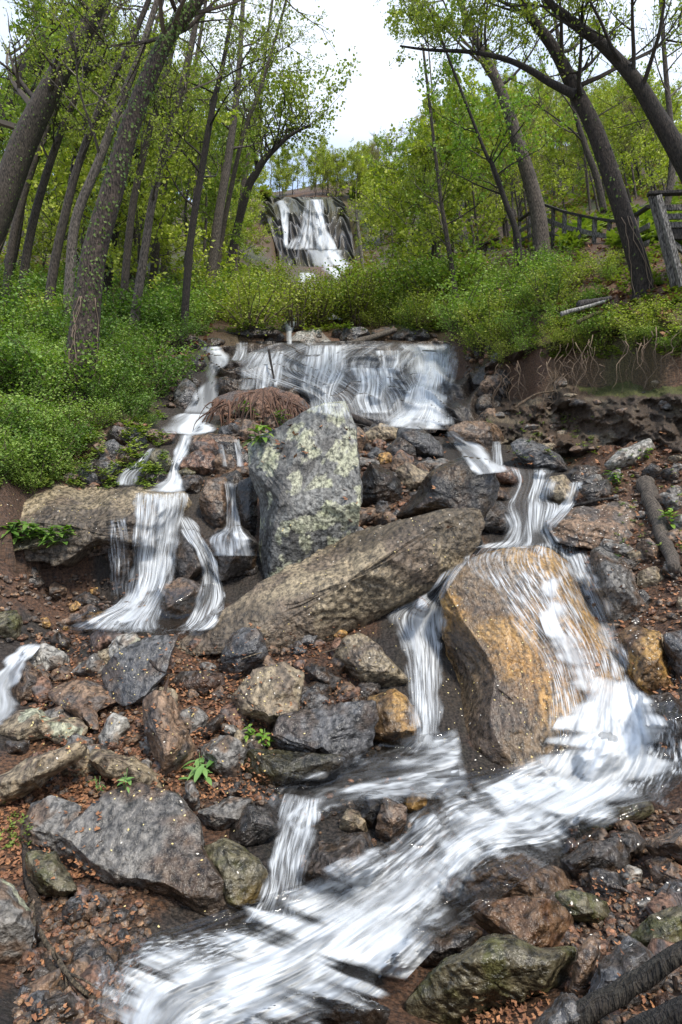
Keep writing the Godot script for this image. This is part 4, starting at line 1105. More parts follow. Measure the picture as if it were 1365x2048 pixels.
var near := [
	["155,790,66 165,700,58 176,600,48 190,500,44 225,380,40 262,250,34 318,110,28 352,52,24 395,0,20", "thickest ivy-clad trunk at left, leaning towards the falls", {"ivy": 1700, "limbs": 18, "from": 0.62, "reach": 3.2, "bark": Color(0.14, 0.105, 0.085), "sides": 16}],
	["-80,650,66 -48,540,60 -10,440,54 20,360,48 50,280,44 95,190,38 150,90,30 200,10,24", "thick trunk rising from the left edge below the mid-height", {"limbs": 18, "from": 0.45, "reach": 3.2, "ivy": 500}],
	["-150,560,52 -80,400,46 -14,262,42 30,175,36 84,92,32 140,40,26 195,0,22", "dark forked trunk in the upper left corner", {"limbs": 16, "from": 0.45, "bark": Color(0.08, 0.065, 0.055)}],
	["132,690,22 140,560,20 152,440,18 195,330,16 240,210,14 290,80,11", "pale slim trunk just left of the ivy-clad trunk", {"bark": Color(0.24, 0.2, 0.17)}],
	["92,680,20 104,560,18 128,440,16 160,320,14 215,180,12 290,20,9", "mottled slim trunk second left of the ivy-clad trunk", {}],
	["262,690,24 272,620,18 290,500,16 306,400,15 340,260,13 385,80,10", "pale trunk with a kinked foot right of ivy-clad trunk", {"bark": Color(0.22, 0.18, 0.15)}],
	["366,692,16 372,600,15 382,480,14 404,340,13 425,220,11 450,110,8", "darkest straight trunk standing at the chute's bank", {"bark": Color(0.045, 0.036, 0.03), "more": 1}],
	["417,620,22 424,540,20 438,430,18 458,310,15 474,190,12 482,80,9", "grey paired trunk right of the darkest straight trunk", {"bark": Color(0.18, 0.15, 0.13)}],
	["428,610,12 440,500,11 462,380,9 490,260,8 530,150,6", "thin twin stem beside the grey paired trunk", {"limbs": 12, "reach": 3.0, "from": 0.35}],
	["212,600,20 226,480,18 262,350,17 300,250,14 352,232,9 392,218,6", "dark trunk arching right with a long bare limb", {"bark": Color(0.07, 0.058, 0.048), "more": 0, "limbs": 9}],
	["244,640,16 254,520,15 268,400,14 300,260,12 340,120,9", "slim brown trunk behind the kinked pale trunk", {}],
	["302,610,16 312,500,15 326,380,13 350,250,11 380,120,8", "slim trunk between the kinked trunk and darkest trunk", {}],
	["40,640,18 52,520,16 78,400,15 120,270,12 180,120,9", "slim brown trunk near the left edge, third from ivy-clad trunk", {}],
	["10,610,16 26,480,15 60,350,13 110,220,11 170,90,8", "slim trunk nearest the left edge", {}],
	["326,560,14 336,460,13 352,340,12 372,220,10 398,90,7", "thin trunk with side twigs above the chute bank", {}],
	["452,590,18 470,480,16 496,378,15 510,350,14 530,318,12 552,296,9 582,270,6 622,250,4", "spreading dark tree leaning out left of the upper falls", {"more": 0, "limbs": 24, "from": 0.45, "reach": 6.5, "size": 0.17, "toward": Vector3(0.5, 0.5, 0), "leaves": 9, "bark": Color(0.07, 0.055, 0.045)}],
	["180,560,10 196,450,10 226,330,9 262,200,8 310,60,6", "thin pale pole tree behind the ivy-clad trunk", {"bark": Color(0.2, 0.17, 0.15)}],
	["468,560,12 474,470,11 486,380,10 502,280,8 520,180,6", "thin trunk farthest right of the left group", {"reach": 3.4}],
	["1288,585,40 1280,540,36 1250,440,34 1215,330,32 1185,250,29 1150,180,26 1110,100,20 1060,30,16 1035,-20,12", "dark curving trunk on the right bank below the platform", {"bark": Color(0.065, 0.05, 0.042), "limbs": 16, "from": 0.45, "reach": 3.2, "sides": 14, "ivy": 120}],
	["1085,512,34 1078,440,30 1062,370,27 1035,280,23 1005,190,19 975,120,15 940,50,11", "mottled grey trunk in front of the railing", {"bark": Color(0.19, 0.155, 0.13), "limbs": 18, "from": 0.5, "reach": 4.2, "sides": 12}],
	["1470,570,46 1420,440,42 1385,355,38 1360,310,34 1310,225,28 1270,160,24 1205,90,19 1130,30,14 1080,-20,10", "dark slanting trunk crossing the upper right corner", {"bark": Color(0.06, 0.048, 0.04), "limbs": 16, "from": 0.45, "reach": 3.0}],
	["1150,190,16 1100,165,13 1060,140,11 1010,118,9 940,104,7 860,100,5 800,92,3", "long bare limb reaching left from curving trunk", {"d": 13.6, "sink": false, "more": 0, "limbs": 12, "from": 0.45, "reach": 1.9, "bark": Color(0.05, 0.042, 0.04), "onto": "dark curving trunk on the right bank below the platform"}],
	["1046,560,14 1034,470,12 1010,400,10 985,330,8 965,290,6", "thin forked sapling with bright green sprays, right bank", {"more": 1, "limbs": 14, "reach": 2.6, "bark": Color(0.05, 0.04, 0.035), "leafa": Color(0.156, 0.288, 0.036), "leafb": Color(0.300, 0.432, 0.060), "size": 0.1, "leaves": 10}],
	["920,640,12 908,560,10 892,460,9 880,380,7", "thin dark stem right of the slide top", {"more": 1, "limbs": 10, "reach": 2.5}],
	["730,560,8 722,500,7 716,450,6 712,410,4", "pale bare pole right of the upper falls", {"bark": Color(0.35, 0.32, 0.27), "limbs": 4, "reach": 1.0, "size": 0.1, "leaves": 3, "from": 0.7, "more": 0}],
	["905,560,7 895,480,6 885,420,5 880,372,4", "pale slim pole tree on the right hillside", {"bark": Color(0.33, 0.29, 0.24), "limbs": 8, "reach": 3.0, "size": 0.2}],
	["1330,430,14 1345,330,12 1340,230,10 1330,120,8", "grey trunk behind the wooden platform", {"limbs": 14, "reach": 3.5, "bark": Color(0.16, 0.13, 0.11), "leaves": 10}],
	["1215,450,14 1195,360,12 1170,290,10 1145,200,8", "slim brown trunk behind the dark curving trunk", {"d": 22.0, "limbs": 14, "reach": 3.5, "leaves": 10, "size": 0.11}],
]

func build_trees() -> void:
	for s in near: near_tree(s)
	# woods on the slopes: a few kinds, each tree an individual
	var kinds := []
	var looks := [
		{"bark": Color(0.17, 0.14, 0.12), "leafa": Color(0.324, 0.384, 0.054), "leafb": Color(0.552, 0.564, 0.096), "limbs": 16, "from": 0.42, "reach": 3.6, "levels": 2, "kids": [4, 3], "leaves": 22, "size": 0.17, "h": 14.0, "word": "yellow-green"},
		{"bark": Color(0.15, 0.125, 0.105), "leafa": Color(0.192, 0.300, 0.048), "leafb": Color(0.384, 0.480, 0.084), "limbs": 16, "from": 0.35, "reach": 3.4, "levels": 2, "kids": [4, 3], "leaves": 22, "size": 0.17, "h": 12.0, "word": "fresh green"},
		{"bark": Color(0.19, 0.15, 0.13), "leafa": Color(0.240, 0.180, 0.096), "leafb": Color(0.324, 0.288, 0.108), "limbs": 18, "from": 0.4, "reach": 3.2, "levels": 2, "kids": [5, 4], "leaves": 4, "size": 0.13, "h": 13.0, "word": "brown-twigged budding"},
		{"bark": Color(0.16, 0.135, 0.115), "leafa": Color(0.240, 0.324, 0.048), "leafb": Color(0.432, 0.480, 0.084), "limbs": 14, "from": 0.6, "reach": 3.0, "levels": 2, "kids": [4, 3], "leaves": 14, "size": 0.16, "h": 19.0, "word": "pole-like"},
		{"bark": Color(0.12, 0.1, 0.085), "leafa": Color(0.288, 0.372, 0.048), "leafb": Color(0.540, 0.576, 0.084), "limbs": 18, "from": 0.1, "reach": 3.0, "levels": 2, "kids": [4, 3], "leaves": 22, "size": 0.16, "h": 6.5, "word": "low bushy"},
	]
	for L in looks:
		for v in 2:
			var path := []
			var radii := []
			var h: float = L.h
			for k in 5:
				path.append(Vector3(rng.randf_range(-0.3, 0.3) * k * 0.4, h * k / 4.0, rng.randf_range(-0.3, 0.3) * k * 0.4))
				radii.append(0.011 * h * (1.1 - 0.24 * k))
			L["sides"] = 6
			L["twig"] = 3.0
			kinds.append([grow(path, radii, L), L])
	# [x0, y0, x1, y1, count, kinds, where, smallest depth, largest depth]
	var woods := [
		[0, 430, 330, 620, 56, [0, 1, 3, 0, 4], "on the left wooded slope", 22, 110],
		[300, 430, 560, 640, 30, [0, 1, 4, 3, 2], "between the near trunks and the upper falls", 24, 110],
		[420, 430, 545, 560, 26, [4, 0, 4, 1], "at the left flank of the upper falls", 40, 105],
		[700, 420, 790, 560, 20, [4, 0, 4, 1], "at the right flank of the upper falls", 40, 105],
		[0, 385, 500, 440, 40, [3, 0, 2], "on the skyline of the left slope", 60, 130],
		[690, 380, 960, 640, 52, [0, 2, 4, 1], "on the slope right of the upper falls", 24, 125],
		[940, 300, 1365, 520, 84, [0, 2, 4, 1, 0], "on the right hillside behind the railing", 24, 115],
		[760, 292, 1365, 350, 26, [2, 2, 0], "on the skyline of the right hill", 50, 140],
		[500, 355, 780, 400, 46, [2, 3, 2, 4, 4, 0], "on the ridge above the upper falls", 98, 160],
	]
	for r in woods:
		for k in int(r[4]):
			var p := Vector3.ZERO
			for tries in 12:
				var x := rng.randf_range(r[0], r[2])
				var y := rng.randf_range(r[1], r[3])
				if x > 540 and x < 700 and y > 398 and y < 600: continue
				p = hit(ground_tm, x, y)
				if p != Vector3.ZERO and -p.z > r[7] and -p.z < r[8]: break
				p = Vector3.ZERO
			if p == Vector3.ZERO: continue
			var q := pixel(p)
			var ks: Array = r[5]
			var kind: Array = kinds[ks[rng.randi() % ks.size()] * 2 + rng.randi() % 2]
			var look: Dictionary = kind[1]
			var s := rng.randf_range(0.75, 1.15)
			# the woods keep below the skyline the photograph shows
			var sky := 300.0
			if q.x < 560.0: sky = lerpf(40.0, 250.0, clampf(q.x / 560.0, 0, 1)) + rng.randf_range(-40, 90)
			elif q.x > 740.0: sky = lerpf(285.0, 175.0, clampf((q.x - 740.0) / 330.0, 0, 1)) + rng.randf_range(-10, 50)
			else: sky = 296.0 + rng.randf_range(-8, 30)
			var room := (q.y - sky) * -p.z / F * 0.95
			s = minf(s, room / look.h)
			if s < 0.16: continue
			var wide: float = 0.3 * look.h * s * F / -p.z
			if -p.z < 99.0 and q.x + wide > 542.0 and q.x - wide < 722.0 and q.y - look.h * s * F / -p.z < 560.0: continue
			var root := base("woodland_tree", p - Vector3(0, 0.3, 0), "%s %s tree %s" % [["short", "small", "middling", "tall"][clampi(int(s * look.h / 3.6), 0, 3)], look.word, spot(q)], "tree", "%s trees %s" % [look.word, spot(q)])
			var tilt := clampf((q.x - 682.0) / 682.0, -1, 1) * 0.24
			root.basis = (Basis(Vector3.BACK, tilt + rng.randf_range(-0.06, 0.06)) * Basis(Vector3.UP, rng.randf() * TAU)).scaled(Vector3.ONE * s)
			put("trunk", kind[0][0], bark_mat(), root)
			put("crown", kind[0][1], tinted_mat("foliage", 0.6, Color(0.8, 0.86, 0.5)), root)

var marks := [[60, 520, "behind the trunks at the left edge"], [200, 520, "behind the ivy-clad trunk"], [310, 540, "behind the kinked pale trunk"], [400, 560, "behind the darkest straight trunk"], [470, 560, "right of the grey paired trunk"], [530, 520, "at the left side of the upper falls"], [500, 600, "above the slide's left end"], [130, 420, "on the skyline at far left"], [300, 410, "on the skyline left of centre"], [450, 410, "on the skyline above the paired trunk"],
	[560, 385, "on the ridge left of the upper falls' lip"], [640, 380, "on the ridge straight above the upper falls"], [720, 390, "on the ridge right of the upper falls"], [730, 500, "at the right side of the upper falls"], [820, 560, "above the slide's right end"], [800, 430, "on the slope by the pale bare pole"], [900, 480, "around the pale slim pole tree"], [860, 350, "on the skyline right of the upper falls"], [960, 420, "behind the forked sapling"], [1000, 330, "on the skyline above the forked sapling"],
	[1060, 430, "behind the mottled grey trunk"], [1140, 420, "behind the railing's bend"], [1200, 350, "above the railing"], [1250, 440, "behind the dark curving trunk"], [1320, 430, "behind the wooden platform"], [1330, 330, "on the hill above the wooden platform"], [1180, 300, "on the skyline above the railing"]]

func spot(q: Vector2) -> String:
	var best := 1e9
	var s := ""
	for m in marks:
		var d := q.distance_to(Vector2(m[0], m[1]))
		if d < best:
			best = d
			s = m[2]
	return s

# ---------- shrubs and ground cover ----------
func shrub_mesh(stems: int, nleaf: int, size: float, la: Color, lb: Color, tall: float) -> Array:
	var wood := Acc.new()
	var lv := Acc.new()
	for s in stems:
		var an := rng.randf() * TAU
		var dir := Vector3(cos(an) * 0.5, tall, sin(an) * 0.5).normalized()
		var p := Vector3(cos(an), 0, sin(an)) * 0.12
		var pts := [p]
		var rad := [0.016]
		for k in 4:
			dir = (dir + rand_dir() * 0.3).normalized()
			p += dir * rng.randf_range(0.2, 0.34)
			pts.append(p)
			rad.append(0.014 - 0.003 * k)
		wood.tube(pts, rad, 3, Color(0.1, 0.075, 0.05), 0.2)
		for k in nleaf / stems:
			var t := pow(rng.randf(), 0.6) * 3.99
			var j := int(t)
			var c: Vector3 = (pts[j] as Vector3).lerp(pts[j + 1], t - j) + rand_dir() * rng.randf() * 0.3
			var nrm := (rand_dir() * 0.8 + Vector3.UP).normalized()
			var al := nrm.cross(rand_dir()).normalized()
			var l := size * rng.randf_range(0.6, 1.3)
			var f := rng.randf_range(0.75, 1.2)
			var col := la.lerp(lb, rng.randf())
			lv.leaf(c, al, nrm, l, l * 0.4, Color(col.r * f, col.g * f, col.b * f))
	return [wood.smooth(), lv.flat()]

func build_plants() -> void:
	var kinds := [
		["bright green", shrub_mesh(14, 1500, 0.062, Color(0.16, 0.28, 0.05), Color(0.34, 0.45, 0.1), 0.8)],
		["deep green", shrub_mesh(14, 1500, 0.066, Color(0.09, 0.18, 0.035), Color(0.2, 0.31, 0.07), 0.8)],
		["yellow-green", shrub_mesh(16, 1500, 0.06, Color(0.26, 0.33, 0.05), Color(0.46, 0.49, 0.1), 0.9)],
		["twiggy upright", shrub_mesh(24, 1200, 0.055, Color(0.22, 0.28, 0.04), Color(0.38, 0.41, 0.07), 2.2)],
	]
	# [x0, y0, x1, y1, count, metres, kinds, where]
	var beds := [
		[-250, 690, 330, 800, 60, 0.85, [0, 1, 0], "on the left bank around the ivy-clad trunk"],
		[-250, 800, 150, 980, 46, 0.62, [0, 1, 0], "on the left bank above the broad ledge"],
		[150, 780, 330, 860, 10, 0.6, [1, 0], "overhanging the white apron"],
		[0, 560, 420, 690, 52, 1.1, [1, 0, 2], "under the trees of the left slope"],
		[400, 580, 550, 660, 26, 1.4, [0, 2], "left of the slide top"],
		[590, 622, 715, 655, 18, 1.3, [3, 2, 3], "in the thicket below the upper falls"],
		[700, 600, 930, 660, 36, 1.5, [2, 3, 0], "right of the slide top"],
		[920, 560, 1120, 720, 34, 0.85, [2, 0, 0], "on the bank between slide and railing"],
		[1080, 500, 1600, 660, 36, 0.65, [0, 2, 1], "on the right bank below the railing"],
		[1000, 660, 1500, 700, 28, 0.6, [0, 2], "along the top of the eroded bank"],
	]
	for r in beds:
		for k in int(r[4]):
			var p := hit(scene_tm, rng.randf_range(r[0], r[2]), rng.randf_range(r[1], r[3]))
			if p == Vector3.ZERO: continue
			var q := pixel(p)
			var kind: Array = kinds[r[6][rng.randi() % r[6].size()]]
			if q.x > 1275 and q.x < 1440 and q.y > 470 and q.y < 650: continue
			var sz: float = r[5] * rng.randf_range(0.45, 1.3)
			var root := base("shrub", p - Vector3(0, 0.08, 0), "%s %s shrub %s" % [["small", "middling", "large"][clampi(int(sz / r[5] * 2.2 - 0.7), 0, 2)], kind[0], shrub_spot(q)], "shrub", "%s shrubs %s" % [kind[0], shrub_spot(q)])
			root.basis = Basis(Vector3.UP, rng.randf() * TAU).scaled(Vector3.ONE * sz)
			put("stems", kind[1][0], tinted_mat("root", 0.85), root)
			put("foliage", kind[1][1], tinted_mat("foliage", 0.6, Color(0.8, 0.86, 0.5)), root)
	# sprigs of ground cover
	var sp := Acc.new()
	for k in 9:
		var an := TAU * k / 9.0 + rng.randf()
		var dir := Vector3(cos(an), rng.randf_range(0.4, 1.4), sin(an)).normalized()
		var nrm := (Vector3.UP + rand_dir() * 0.5).normalized()
		sp.leaf(dir * rng.randf_range(0.05, 0.45), nrm.cross(rand_dir()).normalized(), nrm, rng.randf_range(0.3, 0.55), 0.15, Color.WHITE)
	# [x0, y0, x1, y1, count, smallest metres]
	var cover := [[480, 340, 800, 402, 2200, 1.5], [1000, 230, 1500, 330, 1800, 0.6], [-280, 540, 480, 700, 3800, 0.2], [-280, 690, 340, 980, 3589, 0.13], [480, 560, 930, 665, 1500, 0.22], [920, 470, 1650, 720, 4258, 0.15], [940, 300, 1650, 500, 6482, 0.4], [690, 340, 960, 600, 2600, 0.5], [-280, 390, 560, 560, 4200, 0.45], [1230, 900, 1650, 1120, 296, 0.06], [1020, 830, 1200, 920, 120, 0.08], [340, 1270, 460, 1320, 50, 0.05], [-280, 1600, 60, 1700, 170, 0.05], [20, 1080, 150, 1110, 0, 0.05]]
	var xf := []
	var cl := []
	for r in cover:
		for k in int(r[4]):
			var px := rng.randf_range(r[0], r[2])
			var py := rng.randf_range(r[1], r[3])
			if px > 540 and px < 710 and py < 545: continue
			if px > 330 and py > 668 and px < 930: continue
			if fn.get_noise_2d(px * 1.5, py * 1.5) < -0.12: continue
			var p := hit(scene_tm, px, py)
			if p == Vector3.ZERO: continue
			var s: float = r[5] * rng.randf_range(0.6, 1.5)
			xf.append(Transform3D(Basis(Vector3.UP, rng.randf() * TAU).scaled(Vector3.ONE * s), p + Vector3(0, s * 0.2, 0)))
			var c := Color(0.1, 0.17, 0.03).lerp(Color(0.3, 0.36, 0.06), rng.randf())
			if -p.z > 22.0 and rng.randf() < 0.35: c = Color(0.17, 0.11, 0.07).lerp(Color(0.25, 0.2, 0.1), rng.randf())
			cl.append(c)
	scatter("ground_cover", sp.flat(), tinted_mat("foliage", 0.6, Color(0.8, 0.86, 0.5)), xf, cl, "low green ground cover spread over the slopes", "ground cover")
	# single leafy plants
	leafy(400, 1562, 0.2, 20, "broad-leaved green plant by the tall brown stone", Color(0.12, 0.27, 0.06), Color(0.3, 0.48, 0.16), 0.55)
	leafy(250, 1580, 0.13, 7, "small broad-leaved sprout on the biggest boulder's crest", Color(0.12, 0.27, 0.06), Color(0.3, 0.48, 0.16), 0.5)
	leafy(196, 1590, 0.13, 10, "grassy green tuft in the orange leaves", Color(0.1, 0.22, 0.05), Color(0.22, 0.36, 0.1), 0.18)
	leafy(528, 1490, 0.12, 26, "small bright plant left of the lichen-patched dark boulder", Color(0.12, 0.26, 0.03), Color(0.28, 0.42, 0.06), 0.7)
	leafy(500, 1475, 0.1, 20, "small green sprig above the bright plant", Color(0.12, 0.26, 0.03), Color(0.28, 0.42, 0.06), 0.7)
	leafy(520, 890, 0.3, 30, "green seedling at the lichen boulder's upper left corner", Color(0.1, 0.22, 0.03), Color(0.25, 0.36, 0.06), 0.5)
	leafy(492, 835, 0.35, 26, "green seedling growing from the root tangle", Color(0.1, 0.22, 0.03), Color(0.25, 0.36, 0.06), 0.45)
	leafy(560, 850, 0.3, 24, "green seedling right of the root tangle", Color(0.1, 0.22, 0.03), Color(0.25, 0.36, 0.06), 0.45)
	leafy(1228, 970, 0.22, 26, "bright seedling on the slope above petal-strewn slab", Color(0.12, 0.25, 0.03), Color(0.28, 0.42, 0.06), 0.6)
	leafy(1285, 920, 0.2, 26, "bright seedling against the pale slope boulder", Color(0.12, 0.25, 0.03), Color(0.28, 0.42, 0.06), 0.6)
	leafy(1340, 1050, 0.22, 26, "bright seedling beside the fallen log", Color(0.12, 0.25, 0.03), Color(0.28, 0.42, 0.06), 0.6)
	for x in [30, 62, 95, 128]:
		leafy(x, 1086 + 6 * sin(x), 0.26, 46, "leafy tuft rooted on the mossy overhang lip", Color(0.08, 0.19, 0.025), Color(0.2, 0.32, 0.06), 0.6, "tufts on the overhang lip")

func leafy(px: float, py: float, size: float, n: int, label: String, a: Color, b: Color, wide: float, group := "") -> void:
	var p := hit(scene_tm, px, py)
	var root := base("leafy_plant", p, label, "plant", group)
	var st := Acc.new()
	for k in 3: st.tube([Vector3.ZERO, rand_dir() * size * 0.15 + Vector3(0, size * 0.5, 0), rand_dir() * size * 0.3 + Vector3(0, size * 0.9, 0)], [0.004, 0.003, 0.002], 4, Color(0.12, 0.2, 0.06))
	put("stem", st.smooth(), tinted_mat("root", 0.85), root)
	for k in n:
		var lf := Acc.new()
		var an := TAU * k / n * 2.0 + rng.randf() * 0.6
		var dir := Vector3(cos(an), rng.randf_range(-0.1, 0.9), sin(an)).normalized()
		var side := dir.cross(Vector3.UP).normalized()
		var s := Vector3(rng.randf_range(-0.3, 0.3), rng.randf_range(0.1, 0.9), rng.randf_range(-0.3, 0.3)) * size
		var l := size * rng.randf_range(0.45, 0.85)
		var col := a.lerp(b, rng.randf())
		for q in 5:
			var t := q / 4.0
			var c := s + dir * l * t + Vector3.DOWN * l * 0.45 * t * t
			var w := l * 0.3 * wide * sin(PI * (0.08 + 0.9 * t))
			lf.v.append(c - side * w); lf.v.append(c - Vector3.UP * w * 0.25); lf.v.append(c + side * w)
			for j in 3: lf.c.append(col)
		lf.grid(2, 4, 0)
		put("leaf", lf.smooth(), tinted_mat("foliage", 0.6, Color(0.8, 0.86, 0.5)), root)

func scatter(called: String, mesh: Mesh, mat: Material, xf: Array, cl: Array, label: String, category: String) -> void:
	var mm := MultiMesh.new()
	mm.transform_format = MultiMesh.TRANSFORM_3D
	mm.use_colors = true
	mm.mesh = mesh
	mm.instance_count = xf.size()
	for k in xf.size():
		mm.set_instance_transform(k, xf[k])
		mm.set_instance_color(k, cl[k])
	var o := MultiMeshInstance3D.new()
	o.name = numbered(called)
	o.multimesh = mm
	o.material_override = mat
	add_child(o)
	meta(o, label, category, "", "stuff")

# ---------- wood: platform, railing, logs, sticks, root tangle ----------
func beam(parent: Node3D, called: String, a: Vector3, b: Vector3, w: float, h: float, col: Color) -> void:
	var z := (b - a).normalized()
	var x := z.cross(Vector3.UP if absf(z.y) < 0.95 else Vector3.RIGHT).normalized()
	var acc := Acc.new()
	acc.box((a + b) * 0.5 - parent.position, Basis(x, x.cross(z) * -1.0, z), Vector3(w, h, a.distance_to(b)), col)
	put(called, acc.flat(), bark_mat(), parent)

func stick(called: String, pts: String, d: float, w: float, col: Color, label: String, cat := "stick", sides := 7, twigs := 0) -> void:
	var path := []
	var rad := []
	var raw := pts.split(" ", false)
	for k in raw.size():
		var q := raw[k].split(",")
		var p := hit(scene_tm, q[0].to_float(), q[1].to_float())
		var dd := d if d > 0.0 else -p.z - w * 0.6
		if q.size() > 2: dd = q[2].to_float()
		path.append(at(q[0].to_float(), q[1].to_float(), dd))
	var p0: Vector3 = path[0]
	var fp := []
	var n := path.size()
	for k in (n - 1) * 5 + 1:
		var s := k / 5.0
		var j := mini(int(s), n - 2)
		fp.append((path[j] as Vector3).cubic_interpolate(path[j + 1], path[maxi(j - 1, 0)], path[mini(j + 2, n - 1)], s - j) - p0 + rand_dir() * w * 0.12)
		rad.append(w * (1.0 - 0.45 * s / (n - 1)))
	var root := base(called, p0, label, cat)
	var acc := Acc.new()
	acc.tube(fp, rad, sides, col, 0.25, fine)
	var stem := put("stem", acc.smooth(), bark_mat(), root)
	for k in twigs:
		var t := Acc.new()
		var j := rng.randi_range(fp.size() / 3, fp.size() - 2)
		var s: Vector3 = fp[j]
		var dir := ((fp[j + 1] as Vector3) - s).normalized() + rand_dir() * 0.8
		t.tube([s, s + dir * w * 6.0, s + dir * w * 11.0 + rand_dir() * w * 2.0], [w * 0.45, w * 0.35, w * 0.2], 4, col)
		put("twig", t.smooth(), bark_mat(), stem)

func build_wood() -> void:
	var old := Color(0.3, 0.28, 0.26)
	var dark := Color(0.06, 0.052, 0.048)
	# viewing platform at the right edge
	var P := at(1340, 575, 12.5)
	var pf := base("wooden_platform", P, "weathered wooden platform with rails at the right edge", "platform")
	var d := 12.5
	beam(pf, "post", at(1303, 388, d), at(1350, 572, d), 0.1, 0.12, old)
	beam(pf, "post", at(1316, 392, d - 0.15), at(1366, 572, d - 0.15), 0.1, 0.12, Color(0.36, 0.34, 0.32))
	beam(pf, "post", at(1440, 384, d), at(1450, 572, d), 0.1, 0.12, old)
	beam(pf, "handrail", at(1296, 388, d - 0.05), at(1450, 382, d - 0.3), 0.16, 0.06, dark)
	for y in [416, 434, 451]:
		beam(pf, "rail", at(1318, y, d + 0.06), at(1450, y - 3, d), 0.05, 0.11, Color(0.24, 0.22, 0.21))
	beam(pf, "floor_beam", at(1330, 470, d + 0.1), at(1460, 468, d), 0.1, 0.2, dark)
	for k in 6:
		beam(pf, "floor_board", at(1332, 462, d + 0.25 + k * 0.22), at(1460, 460, d + 0.25 + k * 0.22), 0.2, 0.04, Color(0.2, 0.18, 0.165))
	beam(pf, "brace", at(1338, 480, d + 0.1), at(1440, 560, d + 0.2), 0.07, 0.1, old)
	# walkway railing along the slope
	var rp := [[1040, 440, 26.0], [1085, 408, 20.5], [1130, 424, 19.5], [1190, 437, 18.5], [1250, 445, 17.5], [1300, 412, 15.0]]
	var rl := base("walkway_railing", at(1085, 500, 20.0), "grey wooden railing of the walkway on the right hillside", "railing")
	for k in rp.size() - 1:
		var a := at(rp[k][0], rp[k][1], rp[k][2])
		var b := at(rp[k + 1][0], rp[k + 1][1], rp[k + 1][2])
		beam(rl, "handrail", a, b, 0.14, 0.07, dark)
		beam(rl, "rail", a - Vector3(0, 0.45, 0), b - Vector3(0, 0.45, 0), 0.05, 0.13, old)
		beam(rl, "rail", a - Vector3(0, 0.85, 0), b - Vector3(0, 0.85, 0), 0.05, 0.13, Color(0.22, 0.2, 0.19))
		beam(rl, "post", a + Vector3(0, 0.04, 0), a - Vector3(0, 1.7, 0), 0.11, 0.11, old)
		var m := (a + b) * 0.5
		beam(rl, "post", m + Vector3(0, 0.0, 0.02), m - Vector3(0, 1.6, -0.02), 0.1, 0.1, Color(0.2, 0.18, 0.17))
	# lower flight of the walkway seen through the trees
	var lf := base("walkway_railing", at(800, 500, 40.0), "distant brown stair railing right of the upper falls", "railing")
	var a2 := at(1000, 476, 30.0)
	var b2 := at(935, 502, 34.0)
	var c2 := at(760, 560, 42.0)
	for seg in [[a2, b2], [b2, c2]]:
		beam(lf, "handrail", seg[0], seg[1], 0.2, 0.1, Color(0.11, 0.08, 0.065))
		beam(lf, "rail", seg[0] - Vector3(0, 0.6, 0), seg[1] - Vector3(0, 0.6, 0), 0.1, 0.16, Color(0.14, 0.11, 0.09))
		for k in 5: beam(lf, "post", (seg[0] as Vector3).lerp(seg[1], k / 5.0) + Vector3(0, 0.03, 0), (seg[0] as Vector3).lerp(seg[1], k / 5.0) - Vector3(0, 1.4, 0), 0.14, 0.14, Color(0.16, 0.13, 0.11))
	# logs
	stick("fallen_log", "1122,628 1165,616 1212,602", 13.2, 0.05, Color(0.6, 0.58, 0.54), "pale birch log lying on the right bank", "log", 9)
	stick("fallen_log", "1158,610 1190,604 1222,597", 13.6, 0.09, Color(0.13, 0.115, 0.11), "grey broken plank behind the pale birch log", "log", 6)
	stick("fallen_log", "1155,645 1180,632 1205,622", 13.0, 0.05, Color(0.16, 0.15, 0.05), "mossy log just below the pale birch log", "log", 8)
	stick("fallen_log", "1290,965 1306,1010 1325,1070 1352,1140", 0.0, 0.13, Color(0.2, 0.165, 0.135), "weathered log lying down the right slope", "log", 10)
	stick("fallen_log", "1040,2120,2.45 1150,2040,2.3 1290,1955,2.25 1420,1870,2.2", 0.0, 0.05, Color(0.075, 0.066, 0.055), "wet dark log across the lower right corner", "log", 12)
	stick("fallen_log", "1200,2120,2.1 1300,2050,2.05 1420,1985,2.0", 0.0, 0.05, Color(0.055, 0.05, 0.045), "second dark log at the bottom right corner", "log", 12)
	stick("fallen_log", "650,815,10.4 690,830,10.2 742,848,10.0", 0.0, 0.09, Color(0.1, 0.08, 0.07), "dark splintered driftwood above the lichen boulder", "log", 7)
	stick("fallen_log", "700,690,20.4 740,676,20.6 792,660,20.8", 0.0, 0.14, Color(0.24, 0.2, 0.16), "grey driftwood log on the rim right of slide", "log", 8)
	stick("branch", "908,1645 950,1658 990,1660 1034,1655", 0.0, 0.012, Color(0.03, 0.025, 0.022), "thin curved black branch lying in the rapids", "stick", 6, 2)
	stick("branch", "1064,1560 1064,1585 1066,1602 1100,1606 1138,1596", 0.0, 0.008, Color(0.04, 0.032, 0.028), "bent black twig standing in the foam", "stick", 5, 2)
	stick("branch", "1140,1536 1122,1550 1106,1562 1100,1575", 0.0, 0.008, Color(0.04, 0.032, 0.028), "short black twig below the ochre boulder", "stick", 5, 1)
	stick("branch", "562,1842 580,1810 598,1778", 0.0, 0.007, Color(0.04, 0.032, 0.028), "short twig stuck in the chute beside islet", "stick", 5)
	stick("branch", "876,1536 878,1470 874,1400", 0.0, 0.012, Color(0.04, 0.032, 0.028), "dark upright stick in the narrow cascade", "stick", 6)
	stick("branch", "60,1790 72,1850 110,1910 150,1965 210,2010 285,2040", 0.0, 0.016, Color(0.24, 0.19, 0.13), "long pale branch trailing over the lower left gravel", "stick", 7, 4)
